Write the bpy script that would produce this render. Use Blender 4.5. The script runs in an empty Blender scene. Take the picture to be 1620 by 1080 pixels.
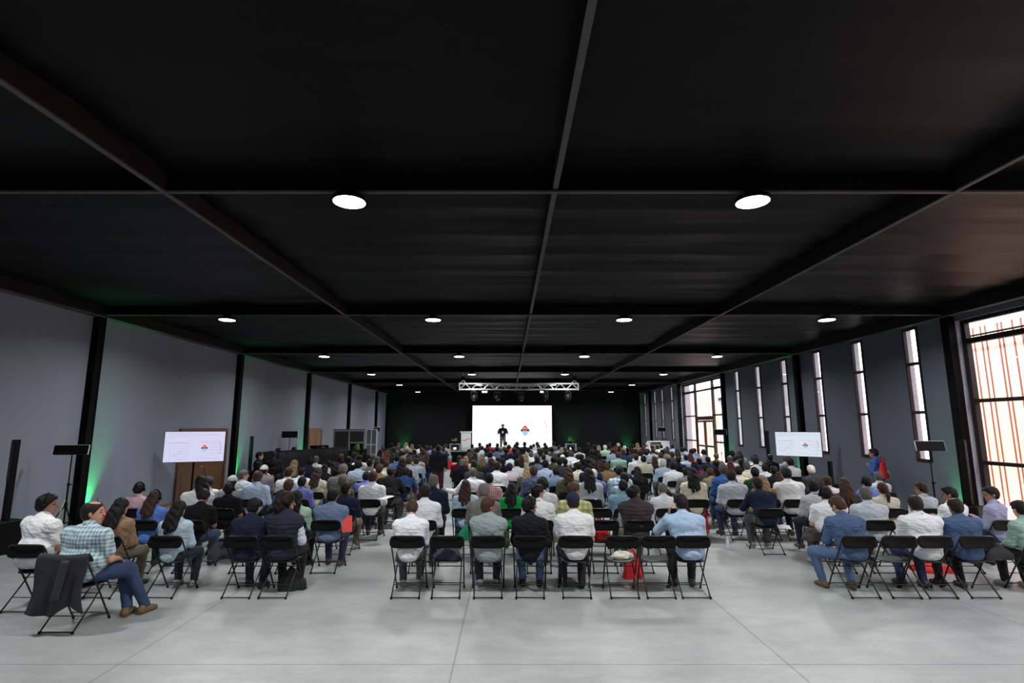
import bpy, math, random
import numpy as np
from mathutils import Vector, Matrix
R = math.radians
PI = math.pi
rnd = random.Random(7)
SC = bpy.context.scene
COL = SC.collection

# ------------------------------------------------------------------ camera, sky, sun, exposure
CAM_H, FOC, CX, PITCH = 2.29, 844.0, 804.5, 0.1573
cam_d = bpy.data.cameras.new('camera')
cam_d.sensor_width = 36.0
cam_d.lens = FOC / 1620 * 36
cam_d.shift_x = (810 - CX) / 1620
cam_d.clip_start = 0.05
cam_d.clip_end = 300
cam = bpy.data.objects.new('camera', cam_d)
COL.objects.link(cam)
cam.location = (0, 0, CAM_H)
cam.rotation_euler = (PI / 2 + PITCH, 0, 0)
SC.camera = cam
SC.view_settings.view_transform = 'Standard'
SC.view_settings.look = 'None'
SC.view_settings.gamma = 1
SC.view_settings.use_curve_mapping = False
SC.view_settings.exposure = 0.0
SC.cycles.max_bounces = 6
SC.cycles.diffuse_bounces = 3
SC.cycles.glossy_bounces = 3
SC.cycles.transmission_bounces = 4
SC.cycles.transparent_max_bounces = 8
SC.cycles.sample_clamp_indirect = 4.0
SC.cycles.caustics_reflective = False
SC.cycles.caustics_refractive = False

world = bpy.data.worlds.new('sky')
SC.world = world
world.use_nodes = True
wn = world.node_tree
bg = wn.nodes['Background']
bg.inputs[0].default_value = (0.86, 0.90, 1.0, 1)
bg.inputs[1].default_value = 6.5
sun_d = bpy.data.lights.new('sun', 'SUN')
sun_d.energy = 14.5
sun_d.angle = R(1.0)
sun_d.color = (1.0, 0.93, 0.84)
sun = bpy.data.objects.new('sun', sun_d)
COL.objects.link(sun)
sun.rotation_euler = Vector((-0.42, -0.12, 0.90)).to_track_quat('Z', 'Y').to_euler()

LAMP_W = 113.0
LAMP_X = (-6.72, -1.80, 2.76, 7.60)
FRAME_Y = (-7.9, -1.08, 5.71, 12.5, 19.29, 26.08, 32.87, 39.66)

# ------------------------------------------------------------------ photograph <-> place
cp, sp_ = math.cos(PITCH), math.sin(PITCH)
def slope(v):                       # height change per metre of depth along the ray through row v
    w = v - 540
    return (FOC * sp_ - w * cp) / (FOC * cp + w * sp_)
def at(u, v, Y):                    # point seen at (u, v) at depth Y
    h = slope(v) * Y
    d = Y * cp + h * sp_
    return ((u - CX) / FOC * d, Y, CAM_H + h)
def on(u, v, Z):                    # point seen at (u, v) at height Z
    Y = (Z - CAM_H) / slope(v)
    return at(u, v, Y)

# ------------------------------------------------------------------ materials
MATS = {}
def mat(name, col=(0.5, 0.5, 0.5), rough=0.6, metal=0.0, emit=None, es=0.0, spec=0.5, noise=0.0, nscale=6.0, bump=0.0, bscale=30.0,
        objcol=False, pattern=None, stretch=(1, 1, 1)):
    if name in MATS: return MATS[name]
    m = bpy.data.materials.new(name)
    m.use_nodes = True
    N, L = m.node_tree.nodes, m.node_tree.links
    b = N['Principled BSDF']
    b.inputs['Base Color'].default_value = (*col, 1)
    b.inputs['Roughness'].default_value = rough
    b.inputs['Metallic'].default_value = metal
    b.inputs['Specular IOR Level'].default_value = spec
    if emit:
        b.inputs['Emission Color'].default_value = (*emit, 1)
        b.inputs['Emission Strength'].default_value = es
    tc = N.new('ShaderNodeTexCoord')
    mp = N.new('ShaderNodeMapping')
    mp.inputs['Scale'].default_value = stretch
    L.new(tc.outputs['Object'], mp.inputs[0])
    src = None
    if objcol:
        oi = N.new('ShaderNodeObjectInfo')
        src = oi.outputs['Color']
    if pattern:                      # woven checks or stripes on cloth
        freq, amt, kinds, col2 = pattern
        sep = N.new('ShaderNodeSeparateXYZ'); L.new(mp.outputs[0], sep.inputs[0])
        fac = None
        for ax in kinds:
            mm = N.new('ShaderNodeMath'); mm.operation = 'MULTIPLY'; mm.inputs[1].default_value = freq
            L.new(sep.outputs[ax], mm.inputs[0])
            sn = N.new('ShaderNodeMath'); sn.operation = 'SINE'; L.new(mm.outputs[0], sn.inputs[0])
            gt = N.new('ShaderNodeMath'); gt.operation = 'GREATER_THAN'; gt.inputs[1].default_value = 0.15
            L.new(sn.outputs[0], gt.inputs[0])
            if fac is None: fac = gt.outputs[0]
            else:
                ad = N.new('ShaderNodeMath'); ad.operation = 'ADD'
                L.new(fac, ad.inputs[0]); L.new(gt.outputs[0], ad.inputs[1]); fac = ad.outputs[0]
        sc = N.new('ShaderNodeMath'); sc.operation = 'MULTIPLY'; sc.inputs[1].default_value = amt / len(kinds)
        L.new(fac, sc.inputs[0])
        mx = N.new('ShaderNodeMix'); mx.data_type = 'RGBA'
        L.new(sc.outputs[0], mx.inputs[0])
        if src: L.new(src, mx.inputs[6])
        else: mx.inputs[6].default_value = (*col, 1)
        mx.inputs[7].default_value = (*col2, 1)
        src = mx.outputs[2]
    if noise:
        nz = N.new('ShaderNodeTexNoise'); nz.inputs['Scale'].default_value = nscale; nz.inputs['Detail'].default_value = 5
        L.new(mp.outputs[0], nz.inputs['Vector'])
        mr = N.new('ShaderNodeMapRange'); mr.inputs[3].default_value = 1 - noise; mr.inputs[4].default_value = 1 + noise
        L.new(nz.outputs['Fac'], mr.inputs[0])
        vm = N.new('ShaderNodeVectorMath'); vm.operation = 'SCALE'
        if src: L.new(src, vm.inputs[0])
        else: vm.inputs[0].default_value = col
        L.new(mr.outputs[0], vm.inputs['Scale'])
        src = vm.outputs[0]
    if src: L.new(src, b.inputs['Base Color'])
    if bump:
        nb = N.new('ShaderNodeTexNoise'); nb.inputs['Scale'].default_value = bscale; nb.inputs['Detail'].default_value = 3
        L.new(mp.outputs[0], nb.inputs['Vector'])
        bp = N.new('ShaderNodeBump'); bp.inputs['Strength'].default_value = bump; bp.inputs['Distance'].default_value = 0.02
        L.new(nb.outputs['Fac'], bp.inputs['Height']); L.new(bp.outputs[0], b.inputs['Normal'])
    MATS[name] = m
    return m

def emitter(name, col, s):
    return mat(name, (0.02, 0.02, 0.02), 0.4, emit=col, es=s)

def concrete():
    m = mat('polished_concrete', (0.40, 0.41, 0.41), 0.42, noise=0.0)
    N, L = m.node_tree.nodes, m.node_tree.links
    b = N['Principled BSDF']
    tc = N.new('ShaderNodeTexCoord')
    def noise(scale, detail, lo, hi, stretch=(1, 1, 1), rough=0.5):
        mp = N.new('ShaderNodeMapping'); mp.inputs['Scale'].default_value = stretch
        L.new(tc.outputs['Object'], mp.inputs[0])
        n = N.new('ShaderNodeTexNoise'); n.inputs['Scale'].default_value = scale; n.inputs['Detail'].default_value = detail
        n.inputs['Roughness'].default_value = rough
        L.new(mp.outputs[0], n.inputs['Vector'])
        r = N.new('ShaderNodeMapRange'); r.inputs[1].default_value = 0.3; r.inputs[2].default_value = 0.7
        r.inputs[3].default_value = lo; r.inputs[4].default_value = hi
        L.new(n.outputs['Fac'], r.inputs[0]); return r.outputs[0]
    def mul(a, c):
        x = N.new('ShaderNodeMath'); x.operation = 'MULTIPLY'; L.new(a, x.inputs[0])
        if isinstance(c, float): x.inputs[1].default_value = c
        else: L.new(c, x.inputs[1])
        return x.outputs[0]
    f = mul(noise(0.45, 4, 0.78, 1.16), noise(1.8, 8, 0.84, 1.12, (1, 2.2, 1), 0.7))
    f = mul(f, noise(22, 4, 0.96, 1.04))
    sep = N.new('ShaderNodeSeparateXYZ'); L.new(tc.outputs['Object'], sep.inputs[0])
    for ax, off, per in ((0, 0.535, 3.26), (1, -5.62, 6.8)):    # saw-cut joints
        a = N.new('ShaderNodeMath'); a.operation = 'ADD'; a.inputs[1].default_value = off + per * 20.5
        L.new(sep.outputs[ax], a.inputs[0])
        w = N.new('ShaderNodeMath'); w.operation = 'MODULO'; w.inputs[1].default_value = per; L.new(a.outputs[0], w.inputs[0])
        s = N.new('ShaderNodeMath'); s.operation = 'SUBTRACT'; s.inputs[1].default_value = per / 2; L.new(w.outputs[0], s.inputs[0])
        ab = N.new('ShaderNodeMath'); ab.operation = 'ABSOLUTE'; L.new(s.outputs[0], ab.inputs[0])
        r = N.new('ShaderNodeMapRange'); r.inputs[1].default_value = 0.004; r.inputs[2].default_value = 0.012
        r.inputs[3].default_value = 0.55; r.inputs[4].default_value = 1.0
        L.new(ab.outputs[0], r.inputs[0]); f = mul(f, r.outputs[0])
    vm = N.new('ShaderNodeVectorMath'); vm.operation = 'SCALE'; vm.inputs[0].default_value = (0.362, 0.376, 0.376)
    L.new(f, vm.inputs['Scale']); L.new(vm.outputs[0], b.inputs['Base Color'])
    L.new(noise(1.4, 4, 0.34, 0.56), b.inputs['Roughness'])
    return m

def glass_mat():
    m = bpy.data.materials.new('window_glass'); m.use_nodes = True
    N, L = m.node_tree.nodes, m.node_tree.links
    N.remove(N['Principled BSDF'])
    t = N.new('ShaderNodeBsdfTransparent'); t.inputs[0].default_value = (0.93, 0.94, 0.96, 1)
    g = N.new('ShaderNodeBsdfGlossy'); g.inputs['Roughness'].default_value = 0.02
    mx = N.new('ShaderNodeMixShader'); mx.inputs[0].default_value = 0.07
    L.new(t.outputs[0], mx.inputs[1]); L.new(g.outputs[0], mx.inputs[2])
    L.new(mx.outputs[0], N['Material Output'].inputs[0])
    return m

M_FLOOR = concrete()
M_GLASS = glass_mat()
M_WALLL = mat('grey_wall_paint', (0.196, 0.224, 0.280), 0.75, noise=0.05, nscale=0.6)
M_WALLR = mat('shaded_wall_paint', (0.102, 0.114, 0.148), 0.8, noise=0.05, nscale=0.6)  # shade painted in: darker colour because window light misses this wall
M_BACK = mat('black_drape', (0.011, 0.011, 0.013), 0.95, spec=0.15, noise=0.3, nscale=3, stretch=(3, 3, 0.15))
M_CEIL = mat('black_ceiling_fabric', (0.0022, 0.0018, 0.0021), 0.5, spec=0.13, noise=0.12, nscale=1.6, bump=0.12, bscale=5, stretch=(0.25, 3, 1))
M_STEEL = mat('black_steel', (0.0026, 0.0026, 0.0032), 0.6, spec=0.08)
M_FLANGE = mat('grey_steel_flange', (0.075, 0.070, 0.070), 0.6, spec=0.2)
M_BEAMG = mat('window_lit_beam', (0.011, 0.010, 0.010), 0.6, spec=0.15)  # window light on the lengthwise webs, put into a lighter base colour
M_FRAME = mat('dark_window_frame', (0.010, 0.007, 0.008), 0.55, spec=0.3)
M_REVEAL = mat('pale_reveal', (0.42, 0.41, 0.45), 0.8)
M_BLKPL = mat('black_plastic', (0.0045, 0.0045, 0.005), 0.5, spec=0.12)
M_BLKTUBE = mat('black_tube', (0.006, 0.006, 0.007), 0.3, spec=0.5)
M_SEAT = mat('seat_plastic', (0.010, 0.010, 0.011), 0.42, spec=0.4)
M_ALU = mat('aluminium', (0.62, 0.62, 0.65), 0.35, metal=0.7)
M_WHITE = mat('white_laminate', (0.75, 0.76, 0.78), 0.5)
M_WOOD = mat('brown_door_wood', (0.115, 0.055, 0.026), 0.5, noise=0.35, nscale=5, stretch=(6, 6, 0.5))
M_WOODF = mat('light_brown_wood', (0.21, 0.105, 0.05), 0.5, noise=0.3, nscale=5, stretch=(4, 4, 0.5))
M_SLAT = mat('orange_wood_slats', (0.86, 0.52, 0.37), 0.7, noise=0.10, nscale=2, stretch=(1, 3, 0.3))
M_SLATGAP = mat('rust_brown_battens', (0.22, 0.045, 0.03), 0.7)
M_GROUND = mat('pale_yard', (0.55, 0.50, 0.44), 0.9)
M_SCR = emitter('screen_white', (0.97, 0.97, 1.0), 1.25)
M_SGR2 = emitter('slide_violet_grey', (0.50, 0.46, 0.74), 0.75)
M_TVL = emitter('screen_lilac', (0.76, 0.74, 1.0), 0.86)
M_TVR = emitter('screen_pale_blue', (0.80, 0.88, 1.0), 0.84)
M_SRED = emitter('slide_red', (0.95, 0.07, 0.04), 0.75)
M_SBLK = emitter('slide_dark', (0.10, 0.02, 0.05), 0.4)
M_SBLU = emitter('slide_sky_blue', (0.28, 0.72, 0.95), 0.85)
M_SGRY = emitter('slide_grey', (0.80, 0.78, 0.88), 0.85)
M_SWHT = emitter('slide_white', (0.97, 0.97, 1.0), 1.1)
M_RED = mat('red_bag_cloth', (0.62, 0.012, 0.015), 0.6, bump=0.4, bscale=14)
M_GREENLED = emitter('green_led', (0.0, 1.0, 0.22), 2.5)
M_LED = emitter('lamp_diffuser', (0.93, 1.0, 0.98), 14)
M_LEAF = mat('plant_leaf', (0.16, 0.34, 0.05), 0.5)
M_SKIN = mat('skin', rough=0.5, objcol=True, noise=0.05, nscale=9)
M_EYE = mat('eye_dark', (0.015, 0.01, 0.01), 0.3)
M_LIP = mat('lip', (0.28, 0.10, 0.08), 0.5)
M_HAIR = mat('hair', rough=0.5, spec=0.2, objcol=True, bump=0.7, bscale=60, stretch=(1, 1, 0.25))
M_CLOTH = mat('plain_cloth', rough=0.9, spec=0.2, objcol=True, noise=0.07, nscale=9, bump=1.0, bscale=17, stretch=(0.8, 0.8, 1.7))
M_CHECK = mat('checked_cloth', rough=0.85, objcol=True, pattern=(150, 0.85, (0, 2), (0.06, 0.17, 0.24)), bump=0.9, bscale=15)
M_CHECKR = mat('red_checked_cloth', rough=0.85, objcol=True, pattern=(170, 0.9, (0, 2), (0.75, 0.62, 0.62)), bump=0.9, bscale=15)
M_PLAID = mat('wide_plaid_cloth', rough=0.85, objcol=True, pattern=(70, 0.6, (0, 2), (0.09, 0.10, 0.16)), bump=0.9, bscale=15)
M_STRIPE = mat('striped_cloth', rough=0.85, objcol=True, pattern=(260, 0.45, (2,), (0.20, 0.23, 0.28)), bump=0.9, bscale=15)
M_FINE = mat('fine_checked_cloth', rough=0.85, objcol=True, pattern=(240, 0.5, (0, 2), (0.16, 0.27, 0.46)), bump=0.9, bscale=15)
M_PRINT = mat('dark_printed_cloth', rough=0.85, objcol=True, noise=0.75, nscale=30, bump=0.5, bscale=9)
M_TROU = mat('trouser_cloth', rough=0.9, objcol=True, noise=0.12, nscale=10, bump=0.7, bscale=12)
M_SHOE = mat('shoe_leather', rough=0.6, objcol=True)
M_SOLE = mat('shoe_sole', (0.35, 0.3, 0.25), 0.7)

# ------------------------------------------------------------------ mesh helpers
class MB:
    def __init__(s): s.v, s.f = [], []
    def add(s, vs, fs, M=None):
        o = len(s.v)
        for p in vs:
            p = Vector(p)
            s.v.append(tuple(M @ p) if M is not None else tuple(p))
        s.f += [tuple(i + o for i in f) for f in fs]
        return s
    def box(s, x0, x1, y0, y1, z0, z1, M=None):
        return s.add([(x0, y0, z0), (x1, y0, z0), (x1, y1, z0), (x0, y1, z0), (x0, y0, z1), (x1, y0, z1), (x1, y1, z1), (x0, y1, z1)],
                     [(0, 3, 2, 1), (4, 5, 6, 7), (0, 1, 5, 4), (1, 2, 6, 5), (2, 3, 7, 6), (3, 0, 4, 7)], M)
    def bevbox(s, x0, x1, y0, y1, z0, z1, b=0.01, M=None):   # box with chamfered edges
        xs = [(x0, x1)]
        vs = []
        for z, q in ((z0, b), (z0 + b, 0), (z1 - b, 0), (z1, b)):
            for (x, y) in ((x0 + q + (b if q == 0 else 0), y0 + q), (x1 - q - (b if q == 0 else 0), y0 + q), (x1 - q, y0 + q + (b if q == 0 else 0)), (x1 - q, y1 - q - (b if q == 0 else 0)),
                           (x1 - q - (b if q == 0 else 0), y1 - q), (x0 + q + (b if q == 0 else 0), y1 - q), (x0 + q, y1 - q - (b if q == 0 else 0)), (x0 + q, y0 + q + (b if q == 0 else 0))):
                vs.append((x, y, z))
        fs = [tuple(range(7, -1, -1)), tuple(range(24, 32))]
        for k in range(3):
            for i in range(8):
                j = (i + 1) % 8
                fs.append((k * 8 + i, k * 8 + j, k * 8 + 8 + j, k * 8 + 8 + i))
        return s.add(vs, fs, M)
    def tube(s, pts, r, n=8, M=None, closed=False):
        pts = [Vector(p) for p in pts]
        rr = r if isinstance(r, (list, tuple)) else [r] * len(pts)
        vs, fs = [], []
        m = len(pts)
        up = None
        for i, p in enumerate(pts):
            a = pts[(i - 1) % m] if (i > 0 or closed) else p
            b = pts[(i + 1) % m] if (i < m - 1 or closed) else p
            t = (b - a).normalized()
            if up is None:
                up = Vector((0, 0, 1)) if abs(t.z) < 0.9 else Vector((0, 1, 0))
            x = t.cross(up).normalized()
            y = x.cross(t).normalized()
            up = y
            for k in range(n):
                an = 2 * PI * k / n
                vs.append(p + (x * math.cos(an) + y * math.sin(an)) * rr[i])
        for i in range(m if closed else m - 1):
            j = (i + 1) % m
            for k in range(n):
                l = (k + 1) % n
                fs.append((i * n + k, i * n + l, j * n + l, j * n + k))
        if not closed:
            fs.append(tuple(range(n - 1, -1, -1))); fs.append(tuple((m - 1) * n + k for k in range(n)))
        return s.add(vs, fs, M)
    def lathe(s, prof, n=24, M=None, caps=True):     # profile of (r, z)
        vs, fs = [], []
        for r_, z in prof:
            for k in range(n):
                a = 2 * PI * k / n
                vs.append((r_ * math.cos(a), r_ * math.sin(a), z))
        for i in range(len(prof) - 1):
            for k in range(n):
                l = (k + 1) % n
                fs.append((i * n + k, i * n + l, (i + 1) * n + l, (i + 1) * n + k))
        if caps:
            fs.append(tuple(range(n - 1, -1, -1))); fs.append(tuple((len(prof) - 1) * n + k for k in range(n)))
        return s.add(vs, fs, M)
    def ball(s, c, r, n=12, M=None):
        r3 = r if isinstance(r, tuple) else (r, r, r)
        pr = [(math.sin(PI * i / n), -math.cos(PI * i / n)) for i in range(n + 1)]
        pr[0] = (0.001, -1); pr[-1] = (0.001, 1)
        T = Matrix.Translation(c) @ Matrix.Diagonal((*r3, 1))
        return s.lathe(pr, n, (M @ T) if M is not None else T)
    def sheet(s, fn, nu, nv, th=0.0, M=None):         # fn(u, v) -> point, optionally thickened along the normal
        P = np.array([[fn(i / nu, j / nv) for j in range(nv + 1)] for i in range(nu + 1)], float)
        def idx(i, j, o=0): return o + i * (nv + 1) + j
        vs = [tuple(p) for p in P.reshape(-1, 3)]
        fs = [(idx(i, j), idx(i + 1, j), idx(i + 1, j + 1), idx(i, j + 1)) for i in range(nu) for j in range(nv)]
        if th:
            gu = np.gradient(P, axis=0); gv = np.gradient(P, axis=1)
            nn = np.cross(gu, gv); nn /= np.maximum(np.linalg.norm(nn, axis=2, keepdims=True), 1e-9)
            Q = P - nn * th
            o = len(vs)
            vs += [tuple(p) for p in Q.reshape(-1, 3)]
            fs += [(idx(i, j, o), idx(i, j + 1, o), idx(i + 1, j + 1, o), idx(i + 1, j, o)) for i in range(nu) for j in range(nv)]
            for i in range(nu):
                fs.append((idx(i, 0), idx(i, 0, o), idx(i + 1, 0, o), idx(i + 1, 0)))
                fs.append((idx(i, nv), idx(i + 1, nv), idx(i + 1, nv, o), idx(i, nv, o)))
            for j in range(nv):
                fs.append((idx(0, j), idx(0, j + 1), idx(0, j + 1, o), idx(0, j, o)))
                fs.append((idx(nu, j), idx(nu, j, o), idx(nu, j + 1, o), idx(nu, j + 1)))
        return s.add(vs, fs, M)
    def mesh(s, name, m, smooth=False):
        me = bpy.data.meshes.new(name)
        me.from_pydata(s.v, [], s.f); me.update()
        if m: me.materials.append(m)
        if smooth: me.polygons.foreach_set('use_smooth', [True] * len(me.polygons))
        return me

def link(name, data, parent=None, loc=None, rotz=None):
    o = bpy.data.objects.new(name, data); COL.objects.link(o)
    if parent is not None: o.parent = parent
    if loc is not None: o.location = loc
    if rotz is not None: o.rotation_euler = (0, 0, rotz)
    return o
def part(name, mb, m, parent, smooth=False):
    return link(name, mb.mesh(name, m, smooth), parent)
def tag(o, label, cat, group=None, kind=None):
    o['label'] = label
    if cat: o['category'] = cat
    if group: o['group'] = group
    if kind: o['kind'] = kind
    return o
def thing(name, label, cat, loc=(0, 0, 0), rotz=0.0, group=None):
    o = link(name, None, None, loc, rotz)
    o.empty_display_size = 0.1
    return tag(o, label, cat, group)
def struct(name, mb, m, parent=None, smooth=False, label=None):
    o = part(name, mb, m, parent, smooth)
    if parent is None: o['kind'] = 'structure'
    if label: o['label'] = label
    return o
def dup(o, parent=None):
    c = o.copy(); COL.objects.link(c); c.parent = parent
    for ch in CHILD.get(o.name, []): dup(ch, c)
    return c
CHILD = {}
def index_children():
    CHILD.clear()
    for o in SC.objects:
        if o.parent: CHILD.setdefault(o.parent.name, []).append(o)
ORD = ['zeroth', 'first', 'second', 'third', 'fourth', 'fifth', 'sixth', 'seventh', 'eighth', 'ninth', 'tenth', 'eleventh', 'twelfth', 'thirteenth',
       'fourteenth', 'fifteenth', 'sixteenth', 'seventeenth', 'eighteenth', 'nineteenth', 'twentieth', 'twenty-first', 'twenty-second']

# ------------------------------------------------------------------ the hall
XL, XR, Y0, Y1, ZB, ZC = -9.83, 10.54, -8.2, 43.2, 4.90, 5.12
struct('floor', MB().box(XL - 0.4, XR + 0.5, Y0 - 0.3, Y1 + 0.3, -0.2, 0.0), M_FLOOR)
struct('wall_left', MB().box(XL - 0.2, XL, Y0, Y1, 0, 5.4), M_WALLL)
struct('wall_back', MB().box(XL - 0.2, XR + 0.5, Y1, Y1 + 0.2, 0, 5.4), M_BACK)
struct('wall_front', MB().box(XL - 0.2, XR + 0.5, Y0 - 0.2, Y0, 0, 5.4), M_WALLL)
# right wall: solid pieces around tall slot windows and two fully glazed bays
NARROW = [13.80, 15.97, 18.12, 20.35, 22.50, 24.60, 34.6, 36.75, 38.6, 41.4]
SLOT_Z0, SLOT_Z1, SLOT_W = 1.40, 4.82, 0.25
wr = MB()
def wallpiece(y0, y1, z0=0.0, z1=5.4): wr.box(XR, XR + 0.20, y0, y1, z0, z1)
for (ya, yb) in ((Y0, -1.08), (12.45, 26.0), (32.95, Y1)):
    y = ya
    for c in [c for c in NARROW if ya < c < yb]:
        wallpiece(y, c - SLOT_W); wallpiece(c - SLOT_W, c + SLOT_W, 0, SLOT_Z0); wallpiece(c - SLOT_W, c + SLOT_W, SLOT_Z1, 5.4)
        y = c + SLOT_W
    wallpiece(y, yb)
for (ya, yb) in ((-1.08, 12.45), (26.0, 32.95)): wallpiece(ya, yb, 4.74, 5.4)
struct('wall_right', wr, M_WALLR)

# ceiling of black fabric stretched between battens
def ceil_pt(u, v):
    x = XL + (XR + 0.3 - XL) * u
    y = Y0 + (Y1 - Y0) * v
    ph = (y - 5.71) / 0.97
    z = ZC + 0.035 * abs(math.sin(PI * ph)) ** 0.7 + 0.012 * math.sin(x * 0.9 + 2.1 * round(ph)) + 0.006 * math.sin(3.1 * x + 1.3 * y)
    return (x, y, z)
struct('ceiling', MB().sheet(ceil_pt, 40, 636, -0.03), M_CEIL, smooth=True)
struct('roof', MB().box(XL - 0.4, XR + 0.9, Y0 - 0.3, Y1 + 0.3, 5.4, 5.55), M_STEEL)  # unseen slab, added to keep sunlight from entering above the fabric

def beam(name, x0, x1, y0, y1, across, w=0.055, fl=0.022, z0=ZB):
    r = link(name, None, None, (0, 0, 0)); r['kind'] = 'structure'
    if across:
        c = (y0 + y1) / 2
        part('web', MB().box(x0, x1, c - 0.02, c + 0.02, z0 + fl, 5.38), M_STEEL, r)
        part('flange', MB().box(x0, x1, c - w / 2, c + w / 2, z0, z0 + fl), M_FLANGE, r)
    else:
        c = (x0 + x1) / 2
        part('web', MB().box(c - w * 0.45, c + w * 0.45, y0, y1, z0 + 0.016, 5.38), M_BEAMG, r)
        part('flange', MB().box(c - w / 2, c + w / 2, y0, y1, z0 - 0.004, z0 + 0.014), M_FLANGE, r)
    return r
for y in FRAME_Y[1:]: beam('ceiling_beam', XL, XR, y, y, True)
for x in (-3.90, 5.05): beam('ceiling_beam', x, x, Y0, Y1, False, 0.06)
beam('ceiling_beam', 0.53, 0.53, Y0, Y1, False, 0.06, z0=4.94)
for x, w in ((XL + 0.11, 0.22), (XR - 0.11, 0.22)): beam('ceiling_beam', x, x, Y0, Y1, False, w, z0=4.86)
for y in FRAME_Y:
    for x0, x1 in ((XL, XL + 0.16), (XR - 0.16, XR)):
        m = MB()                                    # H-section: two flanges and a web
        m.box(x0, x1, y - 0.11, y - 0.085, 0, 4.95).box(x0, x1, y + 0.085, y + 0.11, 0, 4.95).box(x0 + 0.0, x1 - 0.01, y - 0.09, y + 0.09, 0, 4.95)
        struct('steel_column', m, M_STEEL)
struct('steel_column', MB().box(XL, XL + 0.12, Y1 - 0.15, Y1, 0, 4.95), M_STEEL)
struct('steel_column', MB().box(XR - 0.12, XR, Y1 - 0.15, Y1, 0, 4.95), M_STEEL)
struct('baseboard_left', MB().box(XL, XL + 0.02, 13.2, 16.1, 0, 0.09).box(XL, XL + 0.02, 19.6, 25.8, 0, 0.09), M_WOODF)
struct('baseboard_right', MB().box(XR - 0.02, XR, 12.7, 26.0, 0, 0.09), M_STEEL)

# windows
wn_i = [0]
def slot_window(c):
    wn_i[0] += 1
    r = link('window_%d' % wn_i[0], None, None, (XR, c, 0)); r['kind'] = 'structure'
    w, t = SLOT_W, 0.045
    fr = MB()
    fr.box(-0.03, 0.05, -w, -w + t, SLOT_Z0, SLOT_Z1).box(-0.03, 0.05, w - t, w, SLOT_Z0, SLOT_Z1)
    fr.box(-0.03, 0.05, -w + t, w - t, SLOT_Z0, SLOT_Z0 + 0.07).box(-0.03, 0.05, -w + t, w - t, SLOT_Z1 - 0.05, SLOT_Z1)
    for z in (2.60, 3.85): fr.box(-0.03, 0.05, -w + t, w - t, z, z + 0.075)
    part('window_frame', fr, M_FRAME, r)
    part('pane', MB().box(0.008, 0.014, -w + t, w - t, SLOT_Z0 + 0.07, SLOT_Z1 - 0.05), M_GLASS, r)
    rv = MB()                                       # deep pale jambs outside the glass
    rv.box(0.051, 0.205, w - 0.006, w + 0.002, SLOT_Z0, SLOT_Z1).box(0.051, 0.205, -w - 0.002, -w + 0.006, SLOT_Z0, SLOT_Z1)
    rv.box(0.051, 0.205, -w + 0.007, w - 0.007, SLOT_Z0 - 0.002, SLOT_Z0 + 0.006)
    part('window_jamb', rv, M_REVEAL, r)
for c in NARROW: slot_window(c)

def glazed_bay(y0, y1, door):
    wn_i[0] += 1
    X = XR + 0.10
    r = link('window_%d' % wn_i[0], None, None, (0, 0, 0)); r['kind'] = 'structure'
    fr = MB(); t = 0.11
    L = y1 - y0
    cols = [y0 + 0.06, y0 + L * 0.28, y0 + L * 0.68, y1 - 0.06] if door else [y0 + 0.06 + i * (L - 0.12) / 3 for i in range(4)]
    for y in cols: fr.box(X, X + 0.12, y - t / 2, y + t / 2, 0, 4.74)
    for i in range(3):
        a, b = cols[i] + t / 2, cols[i + 1] - t / 2
        if door and i == 1:
            zs = (0.0, 2.62, 4.20, 4.66)
        else: zs = (0.0, 1.44, 2.82, 4.18, 4.66)
        for z in zs:
            hh = 0.2 if (door and i == 1 and z == 2.62) else (0.08 if z != 4.18 else 0.12)
            fr.box(X, X + 0.12, a, b, z, z + hh)
    part('window_frame', fr, M_FRAME, r)
    part('pane', MB().box(X + 0.05, X + 0.056, y0 + 0.1, y1 - 0.1, 0.05, 4.7), M_GLASS, r)
    # plastered jamb at the far end of the opening
    if door: part('window_jamb', MB().box(XR + 0.005, XR + 0.55, y1 - 0.02, y1 + 0.1, 0, 4.74), M_REVEAL, r)
    else: part('window_jamb', MB().box(XR + 0.005, XR + 0.30, y1 - 0.004, y1 + 0.02, 0, 4.74), M_REVEAL, r)
    return cols
glazed_bay(-1.0, 5.62, False)
glazed_bay(5.80, 12.36, False)
cols = glazed_bay(26.25, 32.75, True)
# glazed double door in the middle of the far bay
d = link('door_1', None, None, (XR + 0.12, 0, 0)); d['kind'] = 'structure'
a, b = cols[1] + 0.07, cols[2] - 0.07
mid = (a + b) / 2
for (p, q) in ((a, mid - 0.01), (mid + 0.01, b)):
    lf = MB().box(0, 0.06, p, p + 0.09, 0.02, 2.6).box(0, 0.06, q - 0.09, q, 0.02, 2.6).box(0, 0.06, p + 0.09, q - 0.09, 0.02, 0.16)
    lf.box(0, 0.06, p + 0.09, q - 0.09, 1.18, 1.28).box(0, 0.06, p + 0.09, q - 0.09, 2.5, 2.6)
    part('door_leaf', lf, M_FRAME, d)
part('door_handle', MB().tube([(-0.05, mid - 0.06, 0.95), (-0.05, mid - 0.06, 1.35)], 0.012), M_ALU, d)

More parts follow.
